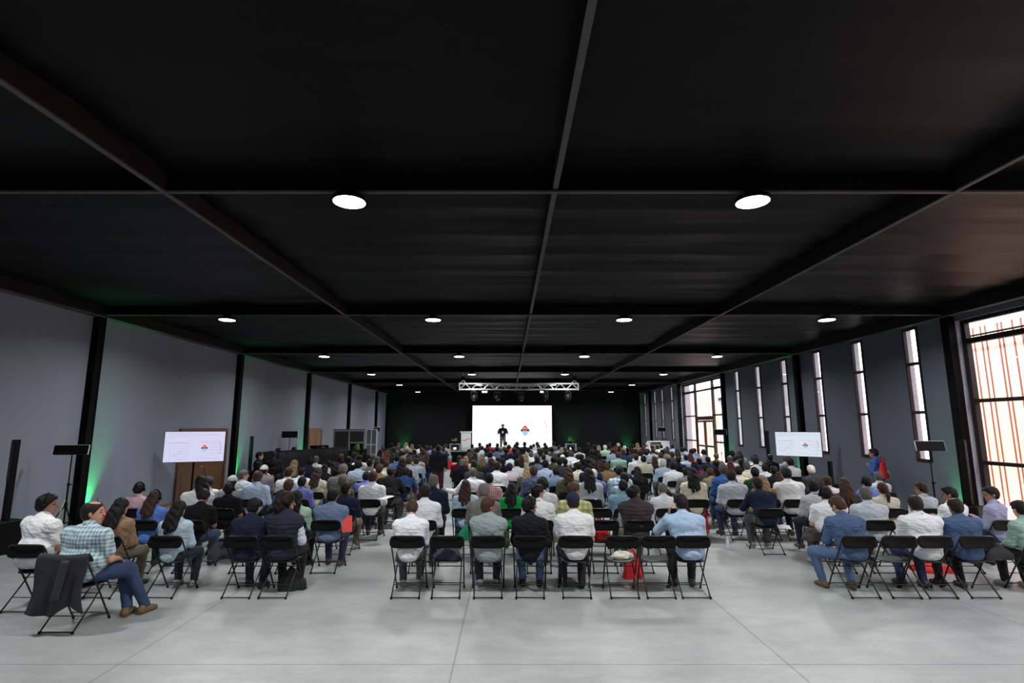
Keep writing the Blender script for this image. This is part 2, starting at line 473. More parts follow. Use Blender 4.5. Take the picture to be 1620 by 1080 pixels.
# wooden doors in the left wall
def wood_door(n, y0, y1, h):
    r = link('door_%d' % n, None, None, (XL, 0, 0)); r['kind'] = 'structure'
    part('door_frame', MB().box(0, 0.07, y0 - 0.1, y0, 0, h + 0.1).box(0, 0.07, y1, y1 + 0.1, 0, h + 0.1).box(0, 0.07, y0, y1, h, h + 0.1), M_WOODF if n == 3 else M_WOOD, r)
    mid = (y0 + y1) / 2
    for a_, b_ in ((y0 + 0.005, mid - 0.004), (mid + 0.004, y1 - 0.005)):
        lf = MB().box(0.0, 0.035, a_, b_, 0.01, h - 0.005)
        for z0_, z1_ in ((0.15, 0.95), (1.1, h - 0.15)):
            lf.box(0.035, 0.045, a_ + 0.12, b_ - 0.12, z0_, z1_)
        part('door_leaf', lf, M_WOODF if n == 3 else M_WOOD, r)
    part('door_handle', MB().tube([(0.08, mid - 0.09, 1.02), (0.08, mid - 0.2, 1.02)], 0.011).tube([(0.03, mid - 0.09, 1.02), (0.08, mid - 0.09, 1.02)], 0.011), M_ALU, r)
wood_door(2, 16.25, 18.75, 2.12)
wood_door(3, 26.6, 28.3, 2.1)

# yard outside the right wall
struct('yard', MB().box(XR + 0.5, 60, -30, 90, -0.3, -0.02), M_GROUND)
def slat_wall(x, y0, y1, h):
    r = thing('slatted_fence', FENCE_L.pop(0), 'fence', (x, 0, 0))
    bd, gp = MB(), MB()
    bd.box(0, 0.04, y0, y1, 0, h)
    y, k = y0 + 0.05, 0
    while y < y1 - 0.03:
        gp.box(-0.012, 0.0, y, y + 0.045, 0, h)
        y += (0.34, 0.13, 0.42, 0.16, 0.27)[k % 5]; k += 1
    part('boarding', bd, M_SLAT, r)
    part('batten', gp, M_SLATGAP, r)['kind'] = 'stuff'
FENCE_L = ['orange boarded fence with dark battens outside the nearest large window', 'orange boarded fence outside the narrow windows beside the glazed doors',
           'orange boarded fence seen through the left panes of the glazed door bay']
slat_wall(14.6, -6, 17.6, 5.35)
slat_wall(15.2, 27.0, 36.2, 5.6)
slat_wall(15.2, 39.0, 62, 5.35)
g = thing('steel_rail', 'thin horizontal steel rail before the fence outside the nearest large window', 'rail', (14.4, 0, 5.06))
part('rail', MB().tube([(0, -6, 0), (0, 17.5, 0)], 0.03), M_STEEL, g)
for y in (-5, 1, 7, 13, 17.3): part('bracket', MB().box(0, 0.2, y - 0.02, y + 0.02, -0.02, 0.02), M_STEEL, g)
g = thing('storage_shed', 'grey shed with a sloping brace seen through the glazed door bay', 'shed', (24, 57, 0))
part('wall', MB().box(0, 6, 0, 5, 0, 5.2), mat('shed_grey', (0.25, 0.25, 0.3), 0.8), g)
part('roof', MB().box(-0.4, 6.4, -0.4, 5.4, 5.2, 5.45), M_STEEL, g)
part('brace', MB().tube([(-0.3, -0.3, 0.5), (2.6, -0.3, 5.0)], 0.12), M_WHITE, g)

# ------------------------------------------------------------------ ceiling lamps
def make_lamp():
    t = thing('high_bay_lamp', 'x', 'lamp', (0, 0, 4.79), 0, 'round high bay lamps under the ceiling')
    part('housing', MB().lathe([(0.19, 0.0), (0.195, 0.02), (0.185, 0.05), (0.10, 0.075), (0.085, 0.13), (0.03, 0.14)], 28), M_BLKPL, t, True)
    part('diffuser', MB().lathe([(0.178, -0.004), (0.178, 0.004)], 28), M_LED, t)
    part('hanger', MB().tube([(0, 0, 0.13), (0, 0, 0.16)], 0.012), M_STEEL, t)
    ld = bpy.data.lights.new('lamp_light', 'AREA'); ld.shape = 'DISK'; ld.size = 0.34; ld.energy = LAMP_W; ld.color = (0.97, 1.0, 0.99); ld.spread = R(161)
    l = link('lamp_light', ld, t, (0, 0, -0.012))
    return t
lamp0 = make_lamp()
index_children()
first = True
RN = {5.71: 'nearest row, over the standing space', 12.5: 'second nearest row', 19.29: 'third nearest row', 26.08: 'fourth nearest row', 32.87: 'fifth nearest row', 39.66: 'row nearest the stage wall', -1.08: 'row behind the camera'}
PN = ['leftmost', 'second from left', 'third from left', 'rightmost']
for y in FRAME_Y[1:]:
    for i, x in enumerate(LAMP_X):
        t = lamp0 if first else dup(lamp0)
        first = False
        t.location = (x, y, 4.79)
        t['label'] = ('round lit ceiling lamp, %s in the %s' % (PN[i], RN[y]))[:110]
# ------------------------------------------------------------------ folding chairs
def rrect(w, h, r, n=5):
    pts = []
    for cx_, cy_, a0 in ((w / 2 - r, h / 2 - r, 0), (-w / 2 + r, h / 2 - r, 90), (-w / 2 + r, -h / 2 + r, 180), (w / 2 - r, -h / 2 + r, 270)):
        for k in range(n + 1):
            a = R(a0 + 90 * k / n); pts.append((cx_ + r * math.cos(a), cy_ + r * math.sin(a)))
    return pts
def slab(mb, outline, fn, th, M=None):                # closed rounded panel; fn(x, y) -> height offset
    n = len(outline)
    vs = []
    for sgn in (1, -1):
        for sc in (1.0, 0.86, 0.45):
            off = th / 2 * (0.45 if sc == 1.0 else 1.0)
            for (x, y) in outline:
                vs.append((x * sc, y * sc, fn(x * sc, y * sc) + sgn * off))
        vs.append((0, 0, fn(0, 0) + sgn * th / 2))
    fs = []
    s = 3 * n + 1
    for o, fl in ((0, False), (s, True)):
        for k in range(2):
            for i in range(n):
                j = (i + 1) % n
                q = (o + k * n + i, o + k * n + j, o + (k + 1) * n + j, o + (k + 1) * n + i)
                fs.append(q[::-1] if fl else q)
        for i in range(n):
            q = (o + 2 * n + i, o + 2 * n + (i + 1) % n, o + 3 * n)
            fs.append(q[::-1] if fl else q)
    for i in range(n):
        j = (i + 1) % n
        fs.append((i, s + i, s + j, j))
    return mb.add(vs, fs, M)
BT = Matrix.Rotation(-0.16, 4, 'X')
def chair_meshes():
    A = {}
    m = MB()                                            # seat, dished, wider at the front
    out = [(x * (1.0 + 0.12 * (y / 0.2)), y) for x, y in rrect(0.385, 0.385, 0.10, 6)]
    slab(m, [(x * 1.06, y) for x, y in out], lambda x, y: 0.10 * x * x + 0.02 * max(0, y - 0.1) * -1 - 0.12 * max(0, -y - 0.1) ** 1.3, 0.022, Matrix.Translation((0, 0.045, 0.447)))
    A['seat'] = (m, M_SEAT, True)
    m = MB()                                            # curved back panel
    M = Matrix.Translation((0, -0.222, 0.722)) @ Matrix.Rotation(PI / 2 - 0.14, 4, 'X')
    out = rrect(0.475, 0.155, 0.066, 6)
    slab(m, out, lambda x, y: 0.48 * x * x - 0.026, 0.016, M)
    A['backrest'] = (m, M_BLKPL, True)
    def front(x):                                       # main tube: top of the back down to the front foot
        return [(x, 0.255, 0.012), (x * 1.02, 0.02, 0.40), (x * 1.05, -0.155, 0.66), (x * 1.05, -0.211, 0.755)]
    m = MB()
    top = [(0.2 * math.cos(a) , -0.222, 0.772 + 0.03 * math.sin(a)) for a in [PI * k / 10 for k in range(11)]]
    path = front(0.217) + [(0.213, -0.222, 0.788), (0.18, -0.228, 0.800), (0.10, -0.238, 0.804), (-0.10, -0.238, 0.804), (-0.18, -0.228, 0.800), (-0.213, -0.222, 0.788)] + front(-0.217)[::-1]
    m.tube(path, 0.0105, 8)
    m.tube([(-0.217, 0.215, 0.078), (0.217, 0.215, 0.078)], 0.007, 6)
    m.tube([(-0.22, 0.055, 0.345), (0.22, 0.055, 0.345)], 0.006, 6)
    A['frame'] = (m, M_BLKTUBE, True)
    for nm, s in (('leg', 1), ('leg ', -1)):
        m = MB(); m.tube([(0.186 * s, -0.255, 0.012), (0.186 * s, -0.02, 0.245), (0.182 * s, 0.145, 0.425)], 0.0095, 8)
        A[nm] = (m, M_BLKTUBE, True)
    m = MB(); m.tube([(-0.186, -0.245, 0.022), (-0.16, -0.25, 0.018), (0.16, -0.25, 0.018), (0.186, -0.245, 0.022)], 0.008, 6)
    m.tube([(-0.186, -0.12, 0.146), (0.186, -0.12, 0.146)], 0.006, 6)
    A['crossbar'] = (m, M_BLKTUBE, True)
    for nm, x, y in (('foot_cap', 0.186, -0.258), ('foot_cap ', -0.186, -0.258), ('foot_cap  ', 0.217, 0.258), ('foot_cap   ', -0.217, 0.258)):
        m = MB(); m.tube([(x, y, 0.0), (x, y * 0.97, 0.03)], [0.0165, 0.0135], 8)
        A[nm] = (m, M_BLKPL, True)
    return A
CH = chair_meshes()
CHM = {k.strip() + str(i): v[0].mesh(k.strip(), v[1], v[2]) for i, (k, v) in enumerate(CH.items())}
allm = MB()
for k, v in CH.items(): allm.add(v[0].v, v[0].f)
FARCHAIR = allm.mesh('folding_chair', M_BLKPL, True)
def chair(x, y, rz, label, group, near=True):
    if near:
        t = thing('folding_chair', label, 'chair', (x, y, 0), rz, group)
        for k, me in CHM.items(): link(me.name.split('.')[0], me, t)
    else:
        t = link('folding_chair', FARCHAIR, None, (x, y, 0), rz)
        tag(t, label, 'chair', group)
    return t

# ------------------------------------------------------------------ stage end of the hall
r = thing('stage', 'low black draped stage across the far end before the large screen', 'stage')
part('deck', MB().box(-4.0, 4.7, 35.3, 41.6, 0.66, 0.70), mat('stage_deck', (0.05, 0.05, 0.055), 0.5), r)
part('skirt', MB().box(-3.98, 4.68, 35.33, 41.58, 0.0, 0.658), M_BACK, r)
part('edge_trim', MB().box(-4.0, 4.7, 35.27, 35.298, 0.66, 0.705), M_ALU, r)
def steps(x, label):
    r = thing('stage_steps', label, 'steps', (x, 34.7, 0))
    for i in range(3): part('tread', MB().box(-0.4, 0.4, i * 0.19, (i + 1) * 0.19 - 0.005, 0.0, 0.2 * (i + 1)), M_STEEL, r)
steps(-3.3, 'dark steps up to the stage beside the aisle, left of the lectern')

def slide(parent, W, Hh, y, white, scale=1.0, dark=True):  # the talk slide: heading rule, chart lines, round-cornered diamond emblem
    def q(x0, x1, z0, z1): return MB().box(x0 * W, x1 * W, y - 0.004, y, z0 * Hh, z1 * Hh)
    tx = MB()
    def ln(x0, x1, z, h=0.004):
        h = h if dark else h * 2.0
        tx.box(x0 * W, x1 * W, y - 0.004, y, z * Hh, (z + h) * Hh)
    for k, (x0, x1) in enumerate(((-0.44, -0.05), (-0.44, 0.42), (-0.44, -0.12))): ln(x0, x1, 0.43 - 0.045 * k)
    ln(-0.44, -0.10, 0.12, 0.008)
    ln(0.08, 0.40, 0.155)
    for k in range(5): ln(-0.38, -0.08, 0.03 - 0.09 * k, 0.003)
    for k in range(4): ln(0.26, 0.44, 0.09 - 0.11 * k, 0.004)
    ln(0.02, 0.42, -0.40); ln(-0.30, -0.14, -0.42)
    tx.box(-0.40 * W, -0.396 * W, y - 0.004, y, -0.36 * Hh, 0.05 * Hh)
    for k in range(12):                                  # rising curve of the left chart
        x = -0.36 + 0.023 * k; z = -0.30 + 0.02 * k + 0.0012 * k * k
        tx.box(x * W, (x + 0.02) * W, y - 0.004, y, z * Hh, (z + 0.012) * Hh)
    part('slide_lines', tx, M_SGRY if dark else M_SGR2, parent)
    cx_, cz_, rr = 0.163 * W, -0.055 * Hh, 0.122 * Hh
    def diamond(z0, z1, m, nm, s=1.0, dy=0.0):
        pts = []
        vs = []
        n = 8
        for i in range(n + 1):
            z = z0 + (z1 - z0) * i / n
            hw = (1 - abs(z)) * 0.92 * s + 0.02
            hw = min(hw, 0.80)
            vs += [(cx_ - hw * rr, y - 0.008 - dy, cz_ + z * rr), (cx_ + hw * rr, y - 0.008 - dy, cz_ + z * rr)]
        fs = [(2 * i, 2 * i + 1, 2 * i + 3, 2 * i + 2) for i in range(n)]
        part(nm, MB().add(vs, fs), m, parent)
    diamond(0.20, 1.0, M_SRED, 'emblem_red_top'); diamond(-0.16, 0.20, M_SBLK, 'emblem_dark_band'); diamond(-1.0, -0.24, M_SBLU, 'emblem_blue_point')
    chv = MB()
    for zz, hw in ((0.34, 0.42),):
        chv.add([(cx_ - hw * rr, y - 0.012, cz_ + (zz - 0.08) * rr), (cx_, y - 0.012, cz_ + (zz + 0.12) * rr), (cx_ + hw * rr, y - 0.012, cz_ + (zz - 0.08) * rr),
                 (cx_ + hw * rr, y - 0.012, cz_ + (zz - 0.02) * rr), (cx_, y - 0.012, cz_ + (zz + 0.18) * rr), (cx_ - hw * rr, y - 0.012, cz_ + (zz - 0.02) * rr)],
                [(0, 1, 4, 5), (1, 2, 3, 4)])
    for k in range(5): chv.box(cx_ + (-0.42 + 0.17 * k) * rr, cx_ + (-0.34 + 0.17 * k) * rr, y - 0.013, y - 0.011, cz_ - 0.03 * rr, cz_ + 0.06 * rr)
    part('emblem_lettering', chv, M_SWHT, parent)
    for k, (x, z) in enumerate(((0.413, 0.095), (0.428, 0.0), (0.434, -0.13), (0.418, -0.25))):
        part('slide_marker', q(x, x + 0.006, z, z + 0.075), M_SRED if k < 1 else (M_SBLK if not dark else (M_SRED if k == 1 else M_SBLU)), parent)
r = thing('projection_screen', 'huge white stage screen showing a slide with a red and blue diamond', 'screen', (0.28, 41.9, 2.14))
part('display', MB().box(-3.08, 3.08, 0, 0.12, -1.73, 1.73), M_SCR, r)
part('bezel', MB().box(-3.12, 3.12, 0.02, 0.16, -1.77, 1.77).box(-3.0, 3.0, 0.03, 0.15, -2.14, -1.77), M_BLKPL, r)
for x in (-2.5, 2.5): part('support', MB().box(x - 0.04, x + 0.04, 0.17, 0.25, -1.40, 1.6), M_STEEL, r)
slide(r, 6.16, 3.46, -0.001, True)

r = thing('lectern', 'white lectern with an orange swoosh on its front, left of the screen', 'lectern', (-2.84, 36.2, 0.70))
part('body', MB().bevbox(-0.33, 0.33, 0, 0.42, 0, 1.16, 0.01), M_WHITE, r)
part('top', MB().box(-0.40, 0.40, -0.06, 0.48, 1.165, 1.24), M_WHITE, r)
sw = MB()
for k in range(12):
    x0 = -0.29 + 0.58 * k / 12; x1 = x0 + 0.0484
    f = lambda x: 0.72 + 0.05 * math.sin(x * 9) ; h = 0.05 + 0.02 * math.cos(x0 * 6)
    sw.add([(x0, -0.004, f(x0) - h), (x1, -0.004, f(x1) - h), (x1, -0.004, f(x1)), (x0, -0.004, f(x0))], [(0, 1, 2, 3)])
part('orange_swoosh', sw, mat('orange_print', (0.85, 0.22, 0.03), 0.6), r)
part('green_band', MB().box(-0.29, 0.29, -0.004, -0.001, 0.12, 0.17), mat('green_print', (0.35, 0.6, 0.25), 0.6), r)
part('dark_edge', MB().box(-0.345, -0.335, 0, 0.42, 0, 1.16).box(0.335, 0.345, 0, 0.42, 0, 1.16), M_BLKPL, r)
def stage_plant(x, label, label2):
    r = thing('potted_plant', label, 'plant', (x, 36.1, 1.13))
    part('pot', MB().lathe([(0.09, 0), (0.12, 0.16), (0.125, 0.17), (0.10, 0.165)], 14), M_BLKPL, r, True)
    lf = MB(); rr = random.Random(int(x * 10) + 50)
    for k in range(26):
        a = rr.uniform(0, 2 * PI); e = rr.uniform(0.1, 1.3); L = rr.uniform(0.2, 0.42); b0 = Vector((0, 0, 0.16))
        dr = Vector((math.cos(a) * math.cos(e), math.sin(a) * math.cos(e), math.sin(e)))
        sd = dr.cross(Vector((0, 0, 1))).normalized() * 0.045
        p1, p2 = b0 + dr * L * 0.55, b0 + dr * L + Vector((0, 0, -0.05))
        lf.add([b0, p1 + sd, p2, p1 - sd, p1 + Vector((0, 0, 0.012))], [(0, 1, 4), (1, 2, 4), (2, 3, 4), (3, 0, 4)])
    part('leaves', lf, M_LEAF, r)
    b = thing('side_table', label2, 'table', (x + 0.05, 36.1, 0.70))
    part('table_top', MB().box(-0.36, 0.36, -0.25, 0.25, 0.40, 0.43), M_ALU, b)
    for sx in (-0.32, 0.32):
        for sy in (-0.21, 0.21): part('leg', MB().box(sx - 0.02, sx + 0.02, sy - 0.02, sy + 0.02, 0, 0.398), M_ALU, b)
    part('panel', MB().box(-0.30, 0.30, 0.18, 0.19, 0.03, 0.39), mat('dark_grey_panel', (0.08, 0.085, 0.1), 0.6), b)
    c = thing('confidence_monitor', label2.replace('grey low side table', 'small lit monitor below the tabletop'), 'monitor', (x + 0.05, 36.05, 0.70))
    part('casing', MB().bevbox(-0.14, 0.14, -0.12, 0.05, 0.0, 0.26, 0.01), M_BLKPL, c)
    part('display', MB().box(-0.10, 0.10, -0.125, -0.121, 0.06, 0.21), M_SWHT, c)
stage_plant(-3.60, 'small green potted plant on the table left of the lectern', 'grey low side table on stage left of the lectern')
stage_plant(4.10, 'small green potted plant right of the large screen', 'grey low side table on stage right of the large screen')

# truss with moving heads
TY, TZ = 26.9, 4.12
r = thing('lighting_truss', 'silver lattice truss hung across the hall before the stage', 'truss', (0.52, TY, TZ))
TWH = 3.0
ch = MB()
for y in (0, 0.29):
    for z in (0, 0.29): ch.tube([(-TWH, y, z), (TWH, y, z)], 0.027, 8)
part('chord', ch, M_ALU, r)
dg = MB(); n = 20
for i in range(n):
    x0 = -TWH + 2 * TWH * i / n; x1 = x0 + 2 * TWH / n
    up = i % 2
    for y in (0, 0.29): dg.tube([(x0, y, 0.29 * up), (x1, y, 0.29 * (1 - up))], 0.013, 6)
    for z in (0, 0.29): dg.tube([(x0, 0.29 * up, z), (x1, 0.29 * (1 - up), z)], 0.013, 6)
part('brace', dg, M_ALU, r)
for s in (-1, 1): part('end_plate', MB().box(s * TWH - 0.015, s * TWH + 0.015, -0.04, 0.33, -0.04, 0.33), M_ALU, r)
for s, nm in ((-1, 'left'), (1, 'right')):
    h = thing('chain_hoist', 'motor hoist with slings holding the %s end of the truss' % nm, 'hoist', (0.52 + s * 2.82, TY + 0.145, TZ))
    part('motor', MB().bevbox(-0.09, 0.09, -0.09, 0.09, 0.47, 0.66, 0.02), M_STEEL, h)
    part('sling', MB().tube([(-0.16, 0, 0.30), (0, 0, 0.47)], 0.014).tube([(0.16, 0, 0.30), (0, 0, 0.47)], 0.014), mat('cream_sling', (0.7, 0.66, 0.5), 0.7), h)
    part('chain', MB().tube([(0, 0, 0.66), (0, 0, 0.99)], 0.012), M_ALU, h)
for i, x in enumerate((-2.25, -1.08, 0.12, 1.32, 2.48)):
    h = thing('moving_head_light', ['leftmost', 'second from left', 'middle', 'fourth from left', 'rightmost'][i] + ' black moving head stage light under the truss', 'light', (0.52 + x, TY, TZ), rnd.uniform(-0.7, 0.7), 'moving head lights under the truss')
    part('base', MB().bevbox(-0.13, 0.13, -0.10, 0.10, -0.17, -0.05, 0.015), M_BLKPL, h)
    part('clamp', MB().box(-0.035, 0.035, -0.03, 0.03, -0.052, -0.015), M_ALU, h)
    yk = MB()
    for s in (-1, 1): yk.bevbox(s * 0.15 - 0.02, s * 0.15 + 0.02, -0.05, 0.05, -0.46, -0.14, 0.008)
    part('yoke', yk, M_BLKPL, h)
    T = Matrix.Translation((0, 0, -0.40)) @ Matrix.Rotation(R(rnd.uniform(-50, 50)), 4, 'X')
    part('head', MB().lathe([(0.05, 0.17), (0.10, 0.14), (0.125, 0.02), (0.12, -0.10), (0.10, -0.16)], 18, T), M_BLKPL, h, True)
    part('lens', MB().lathe([(0.085, -0.162), (0.04, -0.175)], 18, T), mat('lens_glass', (0.2, 0.2, 0.24), 0.08, metal=0.6), h, True)
for i, (x, e) in enumerate(((-1.72, 25), (1.20, 25))):
    h = thing('wash_light', ('left' if i == 0 else 'right') + ' small lit wash light clamped on the truss', 'light', (0.52 + x, TY, TZ))
    part('housing', MB().bevbox(-0.15, 0.15, -0.05, 0.05, -0.19, -0.07, 0.01), M_BLKPL, h)
    part('lamp_face', MB().box(-0.13, 0.13, -0.056, -0.052, -0.17, -0.09), emitter('wash_face', (1, 1, 0.95), 3), h)
    part('clamp', MB().box(-0.02, 0.02, -0.02, 0.02, -0.072, -0.018), M_STEEL, h)
    sd = bpy.data.lights.new('wash_beam', 'SPOT'); sd.energy = 260; sd.spot_size = R(70); sd.color = (1.0, 0.98, 0.92)
    sd.shadow_soft_size = 0.1
    l = link('wash_beam', sd, h, (0, 0.07, -0.14)); l.rotation_euler = (R(62), 0, 0)

# ------------------------------------------------------------------ television screens on stands
def tv(x, y, zc, ang, em, label, W=1.44):
    r = thing('television', label, 'television', (x, y, zc), ang)
    Hh = W * 0.56
    part('display', MB().box(-W / 2, W / 2, 0, 0.01, -Hh / 2, Hh / 2), em, r)
    part('casing', MB().bevbox(-W / 2 - 0.012, W / 2 + 0.012, 0.004, 0.055, -Hh / 2 - 0.012, Hh / 2 + 0.012, 0.004), M_BLKPL, r)
    part('pole', MB().tube([(0, 0.09, -zc + 0.03), (0, 0.09, 0.2)], 0.025), M_STEEL, r)
    part('bracket', MB().box(-0.2, 0.2, 0.056, 0.075, -0.15, 0.15), M_STEEL, r)
    bs = MB()
    for a in (40, 140, 220, 320): bs.tube([(0, 0.09, -zc + 0.05), (0.42 * math.cos(R(a)), 0.09 + 0.42 * math.sin(R(a)), -zc + 0.02)], 0.018)
    part('foot', bs, M_STEEL, r)
    slide(r, W, Hh, -0.001, False, dark=False)
tv(-8.60, 14.9, 1.735, R(25), M_TVL, 'television on a stand before the wooden door, showing the slide, left wall')
tv(9.62, 18.05, 1.70, R(-46), M_TVR, 'television on a stand by the right wall windows, showing the slide', 1.40)

# ------------------------------------------------------------------ light panels on tripods
def light_panel(x, y, ang, tilt, label, W=0.60, H=0.20, top=1.86):
    r = thing('light_panel_stand', label, 'light stand', (x, y, 0), ang)
    T = Matrix.Translation((0, 0, top)) @ Matrix.Rotation(tilt, 4, 'X')
    part('panel', MB().bevbox(-W / 2, W / 2, -0.03, 0.03, -H / 2, H / 2, 0.006, T), M_BLKPL, r)
    part('panel_edge', MB().box(-W / 2 - 0.008, W / 2 + 0.008, -0.012, 0.012, H / 2 + 0.001, H / 2 + 0.012, T).box(W / 2 + 0.001, W / 2 + 0.012, -0.012, 0.012, -H / 2, H / 2, T).box(-W / 2 - 0.012, -W / 2 - 0.001, -0.012, 0.012, -H / 2, H / 2, T), M_WHITE, r)
    part('pole', MB().tube([(0, 0.045, 0.32), (0, 0.045, 1.1)], 0.017).tube([(0, 0.045, 1.1), (0, 0.045, top)], 0.012).tube([(0, 0.03, top - 0.02), (0, 0.06, top)], 0.014), M_STEEL, r)
    part('collar', MB().tube([(0, 0.045, 0.66), (0, 0.045, 0.74)], 0.03).tube([(0, 0.045, 1.07), (0, 0.045, 1.13)], 0.026).tube([(0, 0.045, 1.1), (0.06, 0.045, 1.1)], 0.01), M_BLKPL, r)
    for a in (90, 210, 330):
        c, s_ = math.cos(R(a)), math.sin(R(a))
        part('leg', MB().tube([(0, 0.045, 0.70), (0.40 * c, 0.045 + 0.40 * s_, 0.012)], 0.011).tube([(0, 0.045, 0.33), (0.21 * c, 0.045 + 0.21 * s_, 0.34)], 0.007), M_STEEL, r)
light_panel(-9.08, 11.3, R(12), R(-12), 'black light panel on a tripod, nearest on the left wall', 0.62, 0.19, 1.80)
light_panel(9.00, 11.6, R(-6), R(-12), 'black light panel on a tripod before the right narrow windows', 0.56, 0.20, 1.87)
light_panel(-9.25, 22.9, R(20), R(-38), 'black tilted light panel on a pole above the draped counter', 0.62, 0.30, 1.94)
light_panel(-8.05, 33.0, R(35), R(-10), 'small light panel on a pole beside the interpreters booth', 0.42, 0.24, 2.10)
light_panel(9.55, 24.4, R(-20), R(-6), 'light panel on a pole before the glazed door bay', 0.52, 0.24, 2.02)
light_panel(10.0, 35.3, R(-10), R(-6), 'light panel on a pole beside the white cabinet, far right', 0.50, 0.24, 2.08)

# ------------------------------------------------------------------ column loudspeakers
def column_speaker(x, y, ang, label, top=2.02):
    r = thing('column_loudspeaker', label, 'loudspeaker', (x, y, 0), ang)
    part('subwoofer', MB().bevbox(-0.20, 0.20, -0.22, 0.22, 0.0, 0.58, 0.015), M_BLKPL, r)
    part('grille', MB().bevbox(-0.18, 0.18, -0.232, -0.221, 0.03, 0.55, 0.004), mat('speaker_grille', (0.02, 0.02, 0.02), 0.8, bump=0.6, bscale=200), r)
    part('column', MB().bevbox(-0.05, 0.05, -0.05, 0.05, 0.582, top, 0.01), M_BLKPL, r)
    part('column_grille', MB().box(-0.04, 0.04, -0.056, -0.051, top - 0.75, top - 0.03), mat('speaker_grille', (0.02, 0.02, 0.02), 0.8), r)
column_speaker(-9.25, 10.2, R(-20), 'black column loudspeaker at the left edge, nearest the camera', 2.04)
column_speaker(-9.35, 19.75, R(-15), 'black column loudspeaker beside the green wall light, left of the draped counter', 1.93)
column_speaker(9.35, 19.6, R(30), 'black column loudspeaker behind the left edge of the right television', 2.12)
column_speaker(10.12, 12.1, R(22), 'black column loudspeaker beside the nearest right column', 2.00)
column_speaker(9.65, 16.4, R(22), 'black column loudspeaker under the right edge of the right television', 1.25)

# ------------------------------------------------------------------ green wall washers
def wash(x, y, px, side, label, power=18):
    r = thing('green_wall_washer', label, 'light', (x, y, 0), 0, None)
    part('housing', MB().bevbox(-0.06, 0.06, -0.12, 0.12, 0.0, 0.09, 0.01), M_BLKPL, r)
    part('led_strip', MB().box(-0.035, 0.035, -0.10, 0.10, 0.0905, 0.096), M_GREENLED, r)
    sd = bpy.data.lights.new('green_light', 'SPOT'); sd.energy = power; sd.color = (0.03, 1.0, 0.22); sd.spot_size = R(64); sd.spot_blend = 0.9
    sd.shadow_soft_size = 0.05
    l = link('green_light', sd, r, (0, 0, 0.11))
    l.rotation_euler = Vector((-side * 0.13, -0.03 * px, -1)).to_track_quat('-Z', 'Y').to_euler()
    l.rotation_euler = Vector((-side * 0.055, 0.02 * px, -1)).to_track_quat('Z', 'Y').to_euler()
WL = XL + 0.13
wash(WL, 12.76, 1, -1, 'green wall light at the foot of the nearest left column', 520)
wash(WL, 19.55, 1, -1, 'green wall light at the foot of the second left column', 520)
wash(WL, 25.82, -1, -1, 'green wall light at the column beside the far wooden door', 420)
wash(WL, 33.2, 1, -1, 'green wall light at the left wall behind the booth', 200)
WR = XR - 0.13
wash(WR, 12.76, 1, 1, 'green wall light beside the nearest right column', 160)
wash(WR, 19.55, 1, 1, 'green wall light under the right television', 420)
wash(WR, 25.82, -1, 1, 'green wall light at the near side of the glazed door bay', 320)
wash(WR, 33.2, 1, 1, 'green wall light at the far side of the glazed door bay', 260)
for x, nm in ((-8.3, 'far left end of the stage wall'), (4.95, 'stage wall beside the right potted plant'), (9.4, 'far right end of the stage wall')):
    r = thing('green_wall_washer', 'green floor light at the ' + nm, 'light', (x, 42.9, 0))
    part('housing', MB().bevbox(-0.12, 0.12, -0.06, 0.06, 0, 0.09, 0.01), M_BLKPL, r)
    part('led_strip', MB().box(-0.10, 0.10, -0.035, 0.035, 0.0905, 0.096), M_GREENLED, r)
    sd = bpy.data.lights.new('green_light', 'SPOT'); sd.energy = 300; sd.color = (0.03, 1.0, 0.25); sd.spot_size = R(60); sd.spot_blend = 0.9
    l = link('green_light', sd, r, (0, 0, 0.12)); l.rotation_euler = (R(180) - 0.12, 0, 0)
def cable(name, pts, label, col=None):
    o = link(name, MB().tube(pts, 0.006, 6).mesh(name, col or M_BLKPL, True)); tag(o, label, 'cable'); return o
cable('cable', [(-9.55, 12.9, 0.02), (-9.6, 13.0, 0.3), (-9.68, 12.98, 0.62), (-9.66, 13.1, 0.3), (-9.5, 13.3, 0.01)], 'thin black cable looping up the wall above the red bag')
cable('yellow_cable', [(-9.06, 11.28, 0.80), (-9.0, 11.15, 0.70), (-9.02, 11.1, 0.45), (-9.15, 11.0, 0.25), (-9.25, 10.75, 0.12), (-9.3, 10.5, 0.01)], 'yellow and black cable hanging from the nearest left tripod', mat('yellow_rubber', (0.7, 0.65, 0.05), 0.5))
cable('green_cable', [(10.3, 19.4, 0.01), (10.33, 19.45, 0.5), (10.36, 19.5, 0.66), (10.34, 19.55, 0.5), (10.3, 19.6, 0.01)], 'cable loop lit green under the right television', mat('pale_cable', (0.7, 0.7, 0.7), 0.5))

